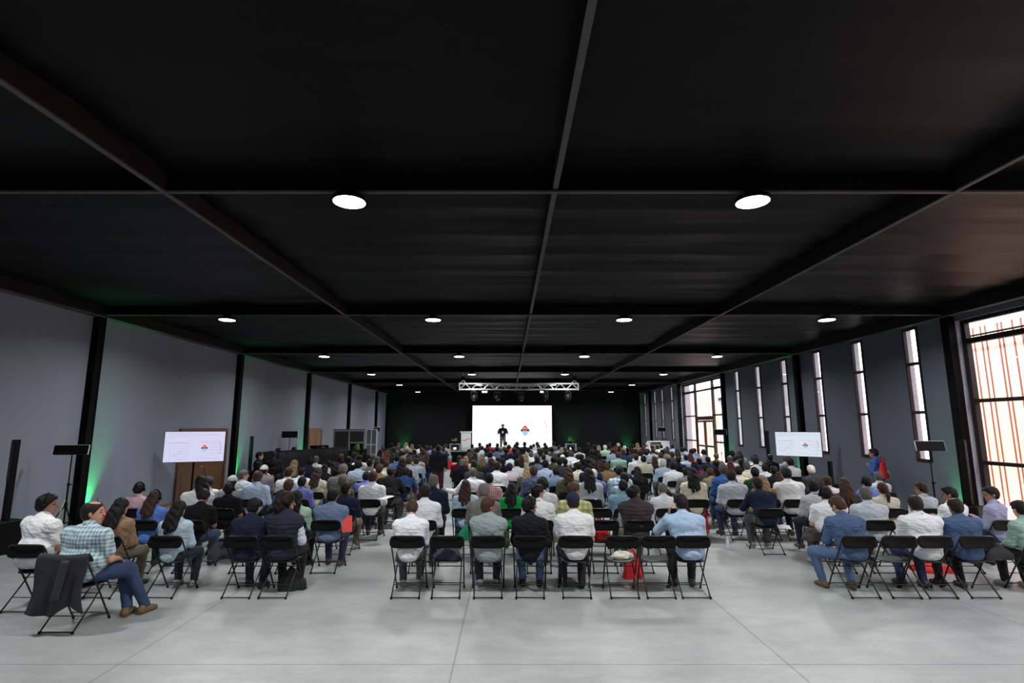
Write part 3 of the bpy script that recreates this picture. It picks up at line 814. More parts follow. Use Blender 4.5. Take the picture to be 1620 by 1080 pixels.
# ------------------------------------------------------------------ draped control counter and interpreters booth on the left
def counter(pts, h, label):
    r = thing('draped_counter', label, 'counter')
    dr, tp = MB(), MB()
    vs = []
    n = 60
    def P(u):
        s = u * (len(pts) - 1); i = min(int(s), len(pts) - 2); f = s - i
        return Vector(pts[i]).lerp(Vector(pts[i + 1]), f)
    def fn(u, v):
        p = P(u); t = (P(min(1, u + 0.01)) - P(max(0, u - 0.01))).normalized(); nn = Vector((t.y, -t.x))
        w = 0.018 * math.sin(u * 190) * (1 - v * 0.7)
        return (p.x + nn.x * w, p.y + nn.y * w, v * h)
    part('drape', MB().sheet(fn, 200, 4, 0.03), M_BACK, r, True)
    top = [P(i / 24) for i in range(25)]
    def ft(u, v):
        p = P(u); t = (P(min(1, u + 0.02)) - P(max(0, u - 0.02))).normalized(); nn = Vector((-t.y, t.x))
        return (p.x + nn.x * v * 0.55, p.y + nn.y * v * 0.55, h)
    part('counter_top', MB().sheet(ft, 24, 1, 0.03), M_STEEL, r)
    return r
counter([(-9.0, 19.75), (-8.35, 19.8), (-8.12, 21.0), (-7.55, 22.4), (-7.24, 24.6)], 1.36, 'long black draped counter behind the left audience block')
r = thing('equipment_case', 'flat black case lying on the draped counter', 'case', (-8.0, 23.0, 1.362), R(75))
part('case_body', MB().bevbox(-0.45, 0.45, -0.15, 0.15, 0, 0.13, 0.01), M_STEEL, r)
part('handle', MB().tube([(-0.1, -0.165, 0.05), (-0.1, -0.19, 0.05), (0.1, -0.19, 0.05), (0.1, -0.165, 0.05)], 0.008), M_ALU, r)
M_BOOTHP = mat('booth_panel', (0.035, 0.032, 0.036), 0.85, bump=0.3, bscale=60)
M_ALUG = mat('grey_aluminium', (0.34, 0.34, 0.36), 0.5, metal=0.3)
r = thing('interpreter_booth', 'interpreters booth of dark panels in grey metal frames, left wall', 'booth', (0, 25.3, 0))
x0, x1, x2 = -8.15, -7.43, -6.72
fr = MB()
for x in (x0, x1, x2):
    for y in (0, 1.6): fr.box(x - 0.035, x + 0.035, y - 0.035, y + 0.035, 0, 2.12)
for y in (0, 1.6):
    fr.box(x0, x2, y - 0.035, y + 0.035, 2.05, 2.12); fr.box(x1, x2, y - 0.03, y + 0.03, 1.50, 1.56)
fr.box(x1, x2, -0.03, 0.03, 0.80, 0.86)
for x in (x0, x2): fr.box(x - 0.03, x + 0.03, 0, 1.6, 2.05, 2.12)
part('frame', fr, M_ALUG, r)
part('panel', MB().box(x0 + 0.04, x1 - 0.04, -0.02, 0.02, 0.02, 2.04).box(x0 - 0.02, x0 + 0.02, 0.04, 1.56, 0.02, 2.04).box(x0 + 0.04, x2 - 0.04, 1.58, 1.62, 0.02, 2.04).box(x1 + 0.04, x2 - 0.04, -0.02, 0.02, 0.02, 0.79).box(x1 + 0.04, x2 - 0.04, -0.02, 0.02, 1.57, 2.04), M_BOOTHP, r)
part('roof', MB().box(x0 - 0.03, x2 + 0.03, -0.03, 1.63, 2.125, 2.15), M_BOOTHP, r)
r2 = thing('booth_door', 'white framed lattice door panel standing open beside the booth', 'door panel', (-6.66, 25.3, 0), R(-12))
dd = MB()
for x in (0.0, 0.26, 0.52): dd.box(x, x + 0.04, -0.02, 0.02, 0.0, 2.16)
for z in (0.05, 0.75, 1.42, 2.12): dd.box(0.0, 0.56, -0.021, 0.021, z, z + 0.04)
part('lattice_frame', dd, mat('white_metal', (0.8, 0.8, 0.82), 0.5), r2)
part('infill', MB().box(0.04, 0.52, -0.004, 0.004, 0.09, 2.12), mat('grey_infill', (0.16, 0.16, 0.18), 0.7), r2)
r = thing('green_backpack', 'bright green bag beside the person in the booth opening', 'bag', (-6.95, 24.95, 1.18))
part('bag_body', MB().ball((0, 0, 0.16), (0.11, 0.07, 0.15), 12), mat('green_cloth', (0.02, 0.33, 0.06), 0.7), r, True)
part('strap', MB().tube([(-0.05, -0.085, 0.1), (-0.02, -0.10, 0.2), (0, -0.06, 0.33), (0.03, 0, 0.34)], 0.012), M_BLKPL, r)
r3 = thing('booth_shelf', 'narrow counter shelf in front of the booth opening', 'shelf', (-7.08, 25.02, 0))
part('board', MB().box(-0.34, 0.34, -0.24, 0.22, 1.15, 1.18), M_STEEL, r3)
part('bracket', MB().box(-0.3, -0.26, -0.15, 0.22, 0.0, 1.149).box(0.26, 0.3, -0.15, 0.22, 0.0, 1.149), M_STEEL, r3)

# white cabinet at the far right
r = thing('white_cabinet', 'white open-fronted cabinet on a stand near the far right corner', 'cabinet', (9.35, 34.2, 0))
part('carcass', MB().box(-0.62, 0.62, 0, 0.03, 0.0, 1.35).box(-0.62, 0.62, -0.6, 0, 1.32, 1.37).box(-0.62, -0.58, -0.6, 0, 0, 1.319).box(0.58, 0.62, -0.6, 0, 0, 1.319).box(0.10, 0.14, -0.6, 0, 0, 1.319).box(-0.58, 0.10, -0.6, 0, 0.75, 0.78), M_WHITE, r)
part('door', MB().box(0.145, 0.575, -0.6, -0.58, 0.03, 1.30), M_WHITE, r)
part('box_inside', MB().bevbox(-0.5, 0.04, -0.5, -0.1, 0.785, 1.2, 0.01), mat('brown_card', (0.28, 0.22, 0.15), 0.8), r)

# ------------------------------------------------------------------ bags, papers and coats
def tote(x, y, z, w, h, d, rz, label, m, name='tote_bag', handles=True, lie=0):
    r = thing(name, label, 'bag', (x, y, z), rz)
    def fn(u, v):
        a = 2 * PI * u
        c, s_ = math.cos(a), math.sin(a)
        ww = w / 2 * (1 - 0.42 * v ** 1.6) * (1 + 0.06 * math.sin(5 * a + 4 * v)); dd_ = d / 2 * (1 - 0.65 * v) * (1 + 0.10 * math.sin(7 * a + 6 * v))
        e = 0.75
        return (ww * math.copysign(abs(c) ** e, c), dd_ * math.copysign(abs(s_) ** e, s_), h * (1 - (1 - v) ** 1.15) + 0.02 * math.sin(3 * a) * v * h)
    T = Matrix.Rotation(lie, 4, 'X')
    mb = MB().sheet(fn, 36, 14, 0, T)
    mb.add([fn(i / 36, 0) for i in range(36)], [tuple(range(35, -1, -1))], T); mb.add([fn(i / 36, 1) for i in range(36)], [tuple(range(36))], T)
    part('bag_body', mb, m, r, True)
    if handles:
        for s in (-1, 1):
            part('handle', MB().tube([(-w * 0.2, s * d * 0.12, h * 0.97), (-w * 0.17, s * d * 0.16, h * 1.25), (-w * 0.02, s * d * 0.16, h * 1.42), (w * 0.14, s * d * 0.16, h * 1.22), (w * 0.2, s * d * 0.12, h * 0.97)], 0.009, 6, T), m, r, True)
    return r
b = tote(-9.40, 12.74, 0, 0.42, 0.38, 0.22, R(8), 'red tote bag with white print standing against the left wall', M_RED)
part('white_print', MB().box(-0.02, 0.14, -0.128, -0.122, 0.13, 0.17, Matrix.Rotation(R(-14), 4, 'X') @ Matrix.Translation((0, 0.025, 0.03))), M_WHITE, b)
M_CREAM = mat('cream_canvas', (0.62, 0.60, 0.48), 0.85, bump=0.6, bscale=14)
M_JACK = mat('black_jacket_cloth', (0.013, 0.013, 0.017), 0.8, bump=0.7, bscale=10)
M_DNAVY = mat('dark_denim', (0.022, 0.032, 0.06), 0.85, bump=0.7, bscale=14)
M_GREENC = mat('green_canvas', (0.0, 0.25, 0.12), 0.8)
def lump(name, label, cat, x, y, z, sx, sy, sz, m, seed=1, rz=0, extra=None):
    rr = random.Random(seed); ph = [rr.uniform(0, 6) for _ in range(6)]
    def fn(u, v):
        a = 2 * PI * u; t = PI / 2 * v
        k = 1 + 0.16 * math.sin(3 * a + ph[0] + 3 * v) + 0.08 * math.sin(7 * a + ph[1] - 5 * v)
        return (sx * math.cos(a) * math.cos(t) ** 0.7 * k, sy * math.sin(a) * math.cos(t) ** 0.7 * k, sz * (math.sin(t) * (1 + 0.25 * math.sin(2 * a + ph[2]))))
    r = thing(name, label, cat, (x, y, z), rz)
    mb = MB().sheet(fn, 36, 12); mb.add([fn(i / 36, 0) for i in range(36)], [tuple(range(35, -1, -1))])
    part('cloth' if cat != 'bag' else 'bag_body', mb, m, r, True)
    if extra: extra(r)
    return r
# ------------------------------------------------------------------ people: blended-solid bodies meshed with surface nets
def v3(*a): return np.array(a, float)
def rotz(a): c, s = math.cos(a), math.sin(a); return np.array([[c, -s, 0], [s, c, 0], [0, 0, 1.0]])
def rotx(a): c, s = math.cos(a), math.sin(a); return np.array([[1.0, 0, 0], [0, c, -s], [0, s, c]])
def roty(a): c, s = math.cos(a), math.sin(a); return np.array([[c, 0, s], [0, 1.0, 0], [-s, 0, c]])
def cap(a, b, ra, rb): return ('c', np.array(a, float), np.array(b, float), ra, rb)
def ell(c, r, M=None): return ('e', np.array(c, float), np.array(r, float), np.eye(3) if M is None else M)

def solid(prims, h, k=0.03, infl=0.0, cuts=(), fold=0.0, quilt=0.0):
    lo, hi = v3(9, 9, 9), v3(-9, -9, -9)
    for p in prims:
        if p[0] == 'c':
            r = max(p[3], p[4]) + infl
            l, u = np.minimum(p[1], p[2]) - r, np.maximum(p[1], p[2]) + r
        else:
            r = max(p[2]) + infl; l, u = p[1] - r, p[1] + r
        lo, hi = np.minimum(lo, l), np.maximum(hi, u)
    lo -= 2.5 * h + 0.01; hi += 2.5 * h + 0.01
    n = np.ceil((hi - lo) / h).astype(int) + 1
    ax = [lo[i] + h * np.arange(n[i]) for i in range(3)]
    A = np.full(n, 1.0)
    mg = k + 0.03
    for p in prims:
        if p[0] == 'c':
            r = max(p[3], p[4]) + infl + mg
            l, u = np.minimum(p[1], p[2]) - r, np.maximum(p[1], p[2]) + r
        else:
            r = max(p[2]) + infl + mg; l, u = p[1] - r, p[1] + r
        i0 = np.clip(((l - lo) / h).astype(int), 0, n - 1); i1 = np.clip(((u - lo) / h).astype(int) + 2, 1, n)
        sl = tuple(slice(a, b) for a, b in zip(i0, i1))
        X, Y, Z = ax[0][sl[0]][:, None, None], ax[1][sl[1]][None, :, None], ax[2][sl[2]][None, None, :]
        if p[0] == 'c':
            a, b = p[1], p[2]; d = b - a; L = max(float(d @ d), 1e-9)
            t = np.clip(((X - a[0]) * d[0] + (Y - a[1]) * d[1] + (Z - a[2]) * d[2]) / L, 0, 1)
            D = np.sqrt((X - a[0] - t * d[0]) ** 2 + (Y - a[1] - t * d[1]) ** 2 + (Z - a[2] - t * d[2]) ** 2) - (p[3] + (p[4] - p[3]) * t) - infl
        else:
            c, r3, M = p[1], p[2] + infl, p[3]
            x, y, z = X - c[0], Y - c[1], Z - c[2]
            q = [M[0, i] * x + M[1, i] * y + M[2, i] * z for i in range(3)]
            k0 = np.sqrt(sum((q[i] / r3[i]) ** 2 for i in range(3)))
            k1 = np.sqrt(sum((q[i] / r3[i] ** 2) ** 2 for i in range(3)))
            D = k0 * (k0 - 1) / np.maximum(k1, 1e-6)
        S = A[sl]
        hh = np.clip(0.5 + 0.5 * (D - S) / k, 0, 1)
        A[sl] = D * (1 - hh) + S * hh - k * hh * (1 - hh)
    X, Y, Z = ax[0][:, None, None], ax[1][None, :, None], ax[2][None, None, :]
    if fold:
        A = A + fold * (np.sin(62 * Z + 7 * np.sin(9 * X + 5 * Y) + 3 * np.sin(14 * Y)) * 0.6 + 0.6 * np.sin(34 * X + 21 * Z + 4 * np.sin(13 * Z)))
    if quilt:
        A = A + quilt * (1 - 2 * np.abs(np.sin(PI * Z / 0.062)) ** 0.5)
    for nx, ny, nz, c in cuts:
        A = np.maximum(A, nx * X + ny * Y + nz * Z - c)
    return nets(A, lo, h)
CORN = [(i, j, k) for i in (0, 1) for j in (0, 1) for k in (0, 1)]
EDG = [(a, b) for a in range(8) for b in range(a + 1, 8) if sum(abs(CORN[a][t] - CORN[b][t]) for t in range(3)) == 1]
def nets(A, lo, h):
    s = A < 0
    nx, ny, nz = A.shape
    cnt = sum(s[i:nx - 1 + i, j:ny - 1 + j, k:nz - 1 + k].astype(np.int8) for i, j, k in CORN)
    act = (cnt > 0) & (cnt < 8)
    I = np.argwhere(act)
    idm = np.full(act.shape, -1, int); idm[act] = np.arange(len(I))
    val = [A[I[:, 0] + i, I[:, 1] + j, I[:, 2] + k] for i, j, k in CORN]
    P = np.zeros((len(I), 3)); C = np.zeros(len(I))
    for a, b in EDG:
        va, vb = val[a], val[b]
        m = (va < 0) != (vb < 0)
        t = np.where(m, va / np.where(np.abs(va - vb) < 1e-12, 1, va - vb), 0)
        pa, pb = np.array(CORN[a], float), np.array(CORN[b], float)
        P += m[:, None] * (pa + t[:, None] * (pb - pa)); C += m
    V = lo + (I + P / C[:, None]) * h
    F = []
    for axis in range(3):
        o = [0, 0, 0]; o[axis] = 1
        s0 = s[:nx - o[0], :ny - o[1], :nz - o[2]]; s1 = s[o[0]:, o[1]:, o[2]:]
        E = np.argwhere(s0 != s1)
        u, w = [t for t in range(3) if t != axis]
        E = E[(E[:, u] > 0) & (E[:, w] > 0) & (E[:, u] < A.shape[u] - 1) & (E[:, w] < A.shape[w] - 1)]
        def cell(du, dw):
            Q = E.copy(); Q[:, u] -= du; Q[:, w] -= dw
            return idm[Q[:, 0], Q[:, 1], Q[:, 2]]
        q = np.stack([cell(1, 1), cell(0, 1), cell(0, 0), cell(1, 0)], 1)
        inside = s[E[:, 0], E[:, 1], E[:, 2]]
        if axis == 1: inside = ~inside
        q[~inside] = q[~inside][:, ::-1]
        F.append(q)
    F = np.concatenate(F)
    return V, F
def np_mesh(name, V, F, mats, midx=None):
    me = bpy.data.meshes.new(name)
    me.vertices.add(len(V)); me.vertices.foreach_set('co', V.astype(np.float32).ravel())
    me.loops.add(len(F) * 4); me.loops.foreach_set('vertex_index', F.astype(np.int32).ravel())
    me.polygons.add(len(F)); me.polygons.foreach_set('loop_start', np.arange(0, len(F) * 4, 4, dtype=np.int32))
    me.polygons.foreach_set('use_smooth', np.ones(len(F), bool))
    for m in mats: me.materials.append(m)
    if midx is not None: me.polygons.foreach_set('material_index', midx.astype(np.int32))
    me.update(calc_edges=True); me.validate()
    return me

ARMS = {   # elbow and wrist relative to the shoulder, right side (x outward)
    'lap': ((0.055, 0.06, -0.27), (-0.06, 0.27, -0.315)),
    'phone': ((0.04, 0.07, -0.26), (-0.125, 0.27, -0.17)),
    'crossed': ((0.06, 0.08, -0.26), (-0.20, 0.25, -0.20)),
    'knees': ((0.08, 0.17, -0.22), (-0.03, 0.40, -0.24)),
    'side': ((0.07, 0.0, -0.28), (0.075, 0.17, -0.44)),
    'head': ((0.13, 0.16, -0.17), (-0.02, 0.10, 0.06)),
    'out': ((0.20, 0.05, -0.20), (0.42, 0.13, -0.16)),
    'hang': ((0.05, -0.02, -0.29), (0.075, 0.05, -0.53)),
    'talk': ((0.12, 0.02, -0.26), (0.12, 0.22, -0.13)),
    'strap': ((0.05, 0.03, -0.28), (-0.09, 0.15, -0.12)),
}
POSES = {
    'a': dict(lean=3, head=(0, -6), arm=('lap', 'lap')),
    'b': dict(lean=13, head=(0, -16), arm=('lap', 'lap')),
    'c': dict(lean=17, head=(0, -38), arm=('phone', 'phone')),
    'd': dict(lean=6, head=(58, -4), arm=('lap', 'lap'), twist=14),
    'e': dict(lean=6, head=(-52, -8), arm=('lap', 'phone'), twist=-12),
    'f': dict(lean=10, head=(6, -10), arm=('phone', 'phone'), w=1.16, belly=0.03),
    'g': dict(lean=5, head=(5, -8), arm=('lap', 'lap'), w=0.88),
    'h': dict(lean=12, head=(-18, -16), arm=('lap', 'head'), w=1.1, belly=0.02, side=-7),
    'i': dict(lean=32, head=(0, -14), arm=('knees', 'knees')),
    'j': dict(lean=13, head=(-22, -34), arm=('phone', 'phone'), side=-7, leg='wide', w=1.08),
    'k': dict(lean=2, head=(26, -4), arm=('crossed', 'crossed'), w=1.05),
    'm': dict(lean=9, head=(66, -3), arm=('lap', 'lap'), twist=8, leg='right', w=1.24, belly=0.05, side=2),
    'M': dict(lean=7, head=(62, -4), arm=('lap', 'lap'), twist=16, w=1.25, belly=0.04),
    'o': dict(lean=5, head=(-8, -4), arm=('lap', 'out'), w=1.05),
    'n': dict(lean=6, head=(-75, -10), arm=('lap', 'phone'), twist=-30),
    'T': dict(lean=1, head=(0, -8), arm=('talk', 'talk'), stand=True),
    'S': dict(lean=5, head=(15, -12), arm=('strap', 'strap'), stand=True, w=1.1),
    'W': dict(lean=6, head=(-14, -6), arm=('hang', 'strap'), stand=True, leg='walk'),
}
def build_pose(code):
    p = POSES[code]
    w, belly = p.get('w', 1.0), p.get('belly', 0.0) + 0.008
    ln, sd, tw = R(p['lean']), R(p.get('side', 0)), R(p.get('twist', 0))
    st = p.get('stand', False)
    P = v3(0, 0.0 if st else -0.055, 0.93 if st else 0.565)
    hipdx = 0.092
    D = v3(math.sin(sd), math.sin(ln), math.cos(ln)); D /= np.linalg.norm(D)
    D1 = v3(math.sin(sd) * 0.6, math.sin(ln * 0.55), 1.0); D1 /= np.linalg.norm(D1)
    B = P + D1 * 0.20                            # waist, so the back rounds when leaning
    Cc = B + D * 0.15
    N = B + D * 0.285
    T = rotz(-tw)
    side = T @ v3(1, 0, 0)
    Sh = {s: B + D * 0.208 + side * (0.190 * w * s) for s in (1, -1)}
    G = {}
    Rt = T @ rotx(-ln)
    G['torso'] = [ell(P + v3(0, 0.0, 0.0), (0.168 * w, 0.125 + belly * 0.5, 0.115)), ell(P + D1 * 0.13 + v3(0, belly * 0.6, 0), (0.182 * w + belly, 0.116 + belly, 0.15), Rt),
                  ell(Cc + D * 0.01, (0.180 * w, 0.115, 0.155), Rt), cap(Sh[-1] - D * 0.01, Sh[1] - D * 0.01, 0.062, 0.062), cap(Cc + D * 0.10, N, 0.10, 0.055)] + [cap(N - D * 0.035, Sh[s], 0.058, 0.060) for s in (1, -1)] + [cap(Sh[s] - D * 0.02 - side * 0.02 * s, B + side * (0.125 * w * s) + v3(0, belly * 0.5, 0), 0.062, 0.066) for s in (1, -1)]
    G['upper'], G['fore'], G['hand'], G['cuff'] = [], [], [], []
    for s, a in ((1, p['arm'][0]), (-1, p['arm'][1])):
        e, wv = ARMS[a]
        E_ = Sh[s] + T @ v3(e[0] * s, e[1], e[2]); W_ = Sh[s] + T @ v3(wv[0] * s, wv[1], wv[2])
        if not st and a in ('lap',): W_[2] = max(W_[2], 0.655)
        G['upper'].append(cap(Sh[s], E_, 0.058 * (0.8 + 0.2 * w), 0.046)); G['fore'].append(cap(E_, W_, 0.045, 0.029))
        f = W_ - E_; f /= np.linalg.norm(f)
        if a in ('lap', 'knees', 'side'): f = f + v3(0, 0.3, -0.55); f /= np.linalg.norm(f)
        if a == 'head': f = v3(-0.2 * s, -0.1, 0.95)
        x_ = np.cross(f, v3(0, 0, 1)); x_ = x_ / max(np.linalg.norm(x_), 1e-6)
        nn = np.cross(x_, f)
        H0 = W_ + f * 0.01
        G['hand'].append(ell(W_ + f * 0.05, (0.040, 0.047, 0.017), np.stack([x_, f, nn], 1)))
        for i, (o, L) in enumerate(((-0.032, 0.058), (-0.011, 0.072), (0.011, 0.068), (0.031, 0.052))):
            b0 = W_ + f * 0.085 + x_ * o; b1 = b0 + f * L * 0.55 - nn * 0.006; b2 = b1 + f * L * 0.38 - nn * 0.026
            G['hand'] += [cap(b0, b1, 0.0095, 0.009), cap(b1, b2, 0.009, 0.0075)]
        t0 = W_ + f * 0.035 - x_ * 0.035 * s; t1 = t0 - x_ * 0.022 * s + f * 0.028 - nn * 0.01; t2 = t1 + f * 0.028 - nn * 0.012
        G['hand'] += [cap(t0, t1, 0.0125, 0.0105), cap(t1, t2, 0.0105, 0.009)]
    yaw, pit = R(p['head'][0]), R(p['head'][1])
    fw = math.sin(ln * 0.6 - pit * 0.55)
    hd = v3(math.sin(sd) * 0.5, fw, 1.0); hd /= np.linalg.norm(hd)
    Hc = N + v3(0, 0.022, 0) + hd * 0.155
    Rh = rotz(-yaw) @ rotx(pit)
    HS = 1.10
    def hp(x, y, z): return Hc + Rh @ v3(x, y, z) * HS
    G['neck'] = [cap(N - D * 0.03, hp(0, -0.022, -0.055), 0.053, 0.050)]
    G['head'] = [ell(hp(0, -0.012, 0.022), (0.075, 0.094, 0.098), Rh), ell(hp(0, 0.022, -0.040), (0.056, 0.064, 0.072), Rh), cap(hp(0, 0.062, -0.088), hp(0, 0.055, -0.08), 0.022, 0.03),
                 cap(hp(0, 0.082, 0.018), hp(0, 0.104, -0.018), 0.008, 0.0135), cap(hp(-0.03, 0.070, 0.03), hp(0.03, 0.070, 0.03), 0.018, 0.018),
                 cap(hp(-0.018, 0.078, -0.052), hp(0.018, 0.078, -0.052), 0.010, 0.010)]
    for s in (1, -1): G['head'].append(ell(hp(0.077 * s, -0.006, -0.004), (0.011, 0.019, 0.031), Rh))
    # legs
    G['pelvis'] = [ell(P + v3(0, 0.0, -0.01), (0.170 * w, 0.125, 0.105))]
    G['thigh'], G['shin'], ank = [], [], {}
    for s in (1, -1):
        hip = P + v3(hipdx * s, 0.01, -0.015)
        if st:
            if p.get('leg') == 'walk': K = v3(0.095 * s, 0.10 if s > 0 else 0.05, 0.50); A_ = v3(0.09 * s, 0.20 if s > 0 else -0.22, 0.085 if s > 0 else 0.12)
            else: K = v3(0.105 * s, 0.02, 0.50); A_ = v3(0.12 * s, -0.01, 0.085)
        else:
            K = v3(0.145 * s, 0.385, 0.515); A_ = v3(0.125 * s, 0.37 - (0.10 if s > 0 and code in 'bfk' else 0), 0.085)
            lg = p.get('leg')
            if lg == 'wide' and s < 0: K = v3(-0.40, 0.26, 0.515); A_ = v3(-0.27, 0.30, 0.085)
            if lg == 'wide' and s > 0: K = v3(0.13, 0.37, 0.515); A_ = v3(0.10, 0.22, 0.085)
            if lg == 'right': K = v3(0.36 if s > 0 else 0.20, 0.27 if s > 0 else 0.38, 0.52); A_ = v3(0.50 if s > 0 else 0.36, 0.40 if s > 0 else 0.30, 0.085)
            if s > 0 and code == 'i': A_ = v3(0.14, 0.30, 0.085)
        ank[s] = A_
        G['thigh'].append(cap(hip, K, 0.094, 0.068)); G['shin'].append(cap(K, A_, 0.064, 0.044))
        G['shin'].append(cap(A_, A_ + v3(0, 0.03, -0.025), 0.036, 0.034))
    Hm = Matrix.Translation(Vector(Hc)) @ Matrix([list(r) for r in Rh]).to_4x4() @ Matrix.Scale(HS, 4)
    G['head'] = [(g[0], g[1], g[2] * HS, g[3]) if g[0] == 'e' else (g[0], g[1], g[2], g[3] * HS, g[4] * HS) for g in G['head']]
    return dict(G=G, N=N, D=D, P=P, Hm=Hm, Hc=Hc, Rh=Rh, ank=ank, st=st, B=B)
POSE = {}
def pose(code):
    if code not in POSE: POSE[code] = build_pose(code)
    return POSE[code]
MC = {}
def pm(code, kind, fine):
    key = (code, kind, fine)
    if key in MC: return MC[key]
    q = pose(code); G = q['G']
    h = 0.0125 if fine else 0.021
    if kind == 'body':
        V, F = solid(G['torso'] + G['upper'] + G['fore'] + G['hand'] + G['neck'] + G['head'] + G['pelvis'] + G['thigh'] + G['shin'], 0.0105 if fine else h, 0.018, -0.002)
        c = V[F].mean(1); L = (c - q['Hc']) @ q['Rh'] / 1.10
        mi = np.zeros(len(F), int)
        for s in (1, -1): mi[np.linalg.norm((L - v3(0.031 * s, 0.082, 0.010)) / v3(0.014, 0.03, 0.008), axis=1) < 1] = 1
        for s in (1, -1): mi[np.linalg.norm((L - v3(0.033 * s, 0.082, 0.034)) / v3(0.020, 0.03, 0.005), axis=1) < 1] = 1
        mi[np.linalg.norm((L - v3(0, 0.085, -0.052)) / v3(0.024, 0.03, 0.008), axis=1) < 1] = 2
        me = np_mesh('body', V, F, [M_SKIN, M_EYE, M_LIP], mi)
    elif kind in ('long', 'short'):
        N, D = q['N'], q['D']
        pr = list(G['torso']) + [cap(N - D * 0.01, N + D * 0.028, 0.054, 0.050)]
        if kind == 'long': pr += G['upper'] + [cap(a[1], a[1] + (a[2] - a[1]) * 0.93, a[3], a[4]) for a in G['fore']]
        else: pr += [cap(a[1], a[1] + (a[2] - a[1]) * 0.66, a[3] + 0.004, a[4] + 0.012) for a in G['upper']]
        zc = q['P'][2] - (0.10 if not q['st'] else 0.06)
        V, F = solid(pr, h, 0.03, 0.017, [(0, 0, -1, -zc)], fold=0.0028 if fine else 0.0)
        me = np_mesh('shirt', V, F, [M_CLOTH])
    elif kind == 'vest':
        zc = q['P'][2] - 0.10
        V, F = solid(G['torso'] + [cap(q['N'] - q['D'] * 0.02, q['N'] + q['D'] * 0.03, 0.06, 0.058)], h, 0.03, 0.034, [(0, 0, -1, -zc)], quilt=0.006)
        me = np_mesh('vest', V, F, [M_CLOTH])
    elif kind == 'plainvest':
        zc = q['P'][2] - 0.10
        V, F = solid(G['torso'] + [cap(q['N'] - q['D'] * 0.02, q['N'] + q['D'] * 0.01, 0.06, 0.058)], h, 0.03, 0.032, [(0, 0, -1, -zc)], fold=0.002)
        me = np_mesh('vest', V, F, [M_CLOTH])
    elif kind == 'trousers':
        cz = q['P'][2] + 0.05
        V, F = solid(G['pelvis'] + G['thigh'] + [a for i, a in enumerate(G['shin']) if i % 2 == 0], h, 0.03, 0.010, [(0, 0, 1, cz), (0, 0, -1, -0.075)], fold=0.003 if fine else 0)
        me = np_mesh('trousers', V, F, [M_TROU])
    elif kind == 'lanyard':
        N, D = q['N'], q['D']
        mb = MB(); pts = []
        x_ = v3(1, 0, 0)
        for i in range(20):
            a = 2 * PI * i / 20
            pts.append(N + D * (0.022 - 0.016 * math.sin(a)) + v3(0.073 * math.cos(a), 0.073 * math.sin(a), 0))
        mb.tube(pts, 0.009, 5, closed=True)
        me = mb.mesh('lanyard', mat('lanyard_ribbon', (0.015, 0.015, 0.03), 0.6), True)
    MC[key] = me
    return me
# hair, caps and shoes are modelled once around the head or ankle
HB = 0.0095
def hair_mesh(code, fine):
    key = ('hair', code, fine)
    if key in MC: return MC[key]
    h = 0.0095 if fine else 0.016
    I3 = np.eye(3)
    skull = [ell((0, -0.016, 0.026), (0.084, 0.104, 0.104)), ell((0, -0.045, -0.02), (0.070, 0.062, 0.072))]
    face = [(0, 0.80, -0.60, 0.020)]
    if code in 'sbgwS': V, F = solid(skull + ([ell((0, 0.03, 0.085), (0.06, 0.05, 0.035))] if code != 'S' else []), h, 0.02, 0.0 if code != 'S' else -0.005, face + [(0, 0, -1, 0.075)], fold=0.002)
    elif code in 'dD': V, F = solid(skull, h, 0.02, 0.0, [(0, 0.78, -0.5, 0.018), (0, 0, -1, 0.075), (0, 0.10, 0.99, 0.098)])
    elif code in 'lLyr':
        V, F = solid(skull + [ell((0, -0.050, -0.03), (0.094, 0.070, 0.12)), cap((-0.052, -0.080, -0.05), (-0.088, -0.128, -0.22), 0.050, 0.030), cap((0.052, -0.080, -0.05), (0.075, -0.132, -0.25), 0.050, 0.026),
                              cap((-0.02, -0.09, -0.05), (-0.035, -0.150, -0.31), 0.050, 0.024), cap((0.02, -0.09, -0.05), (0.03, -0.150, -0.28), 0.050, 0.026), cap((-0.06, -0.02, -0.02), (-0.085, -0.06, -0.14), 0.03, 0.02)],
                     h, 0.02, 0, [(0, 0.80, -0.42, 0.022)], fold=0.0045)
    elif code == 'q': V, F = solid(skull + [ell((0.05 * math.cos(a), -0.04 + 0.05 * math.sin(a), 0.05 + 0.05 * math.sin(2 * a)), (0.06, 0.06, 0.06)) for a in (0, 1, 2, 3, 4, 5)] + [ell((0, -0.09, -0.04), (0.085, 0.06, 0.08))], h, 0.02, 0.012, [(0, 0.80, -0.5, 0.03)], fold=0.006)
    elif code == 'u': V, F = solid(skull + [ell((0, -0.125, 0.03), (0.05, 0.048, 0.05)), cap((0, -0.10, 0.02), (0, -0.13, -0.04), 0.03, 0.02)], h, 0.015, 0, face + [(0, 0, -1, 0.07)], fold=0.003)
    elif code == 'p': V, F = solid(skull + [cap((0, -0.12, 0.03), (0, -0.15, -0.10), 0.032, 0.034), cap((0, -0.15, -0.10), (0, -0.13, -0.26), 0.034, 0.016)], h, 0.015, 0, face + [(0, 0, -1, 0.30)], fold=0.003)
    elif code in 'cCk': V, F = solid([skull[1], ell((0, -0.016, 0.01), (0.081, 0.101, 0.09))], h, 0.02, 0, [(0, 0.80, -0.60, 0.0), (0, 0, -1, 0.07)])
    MC[key] = me = np_mesh('hair', V, F, [M_HAIR])
    return me
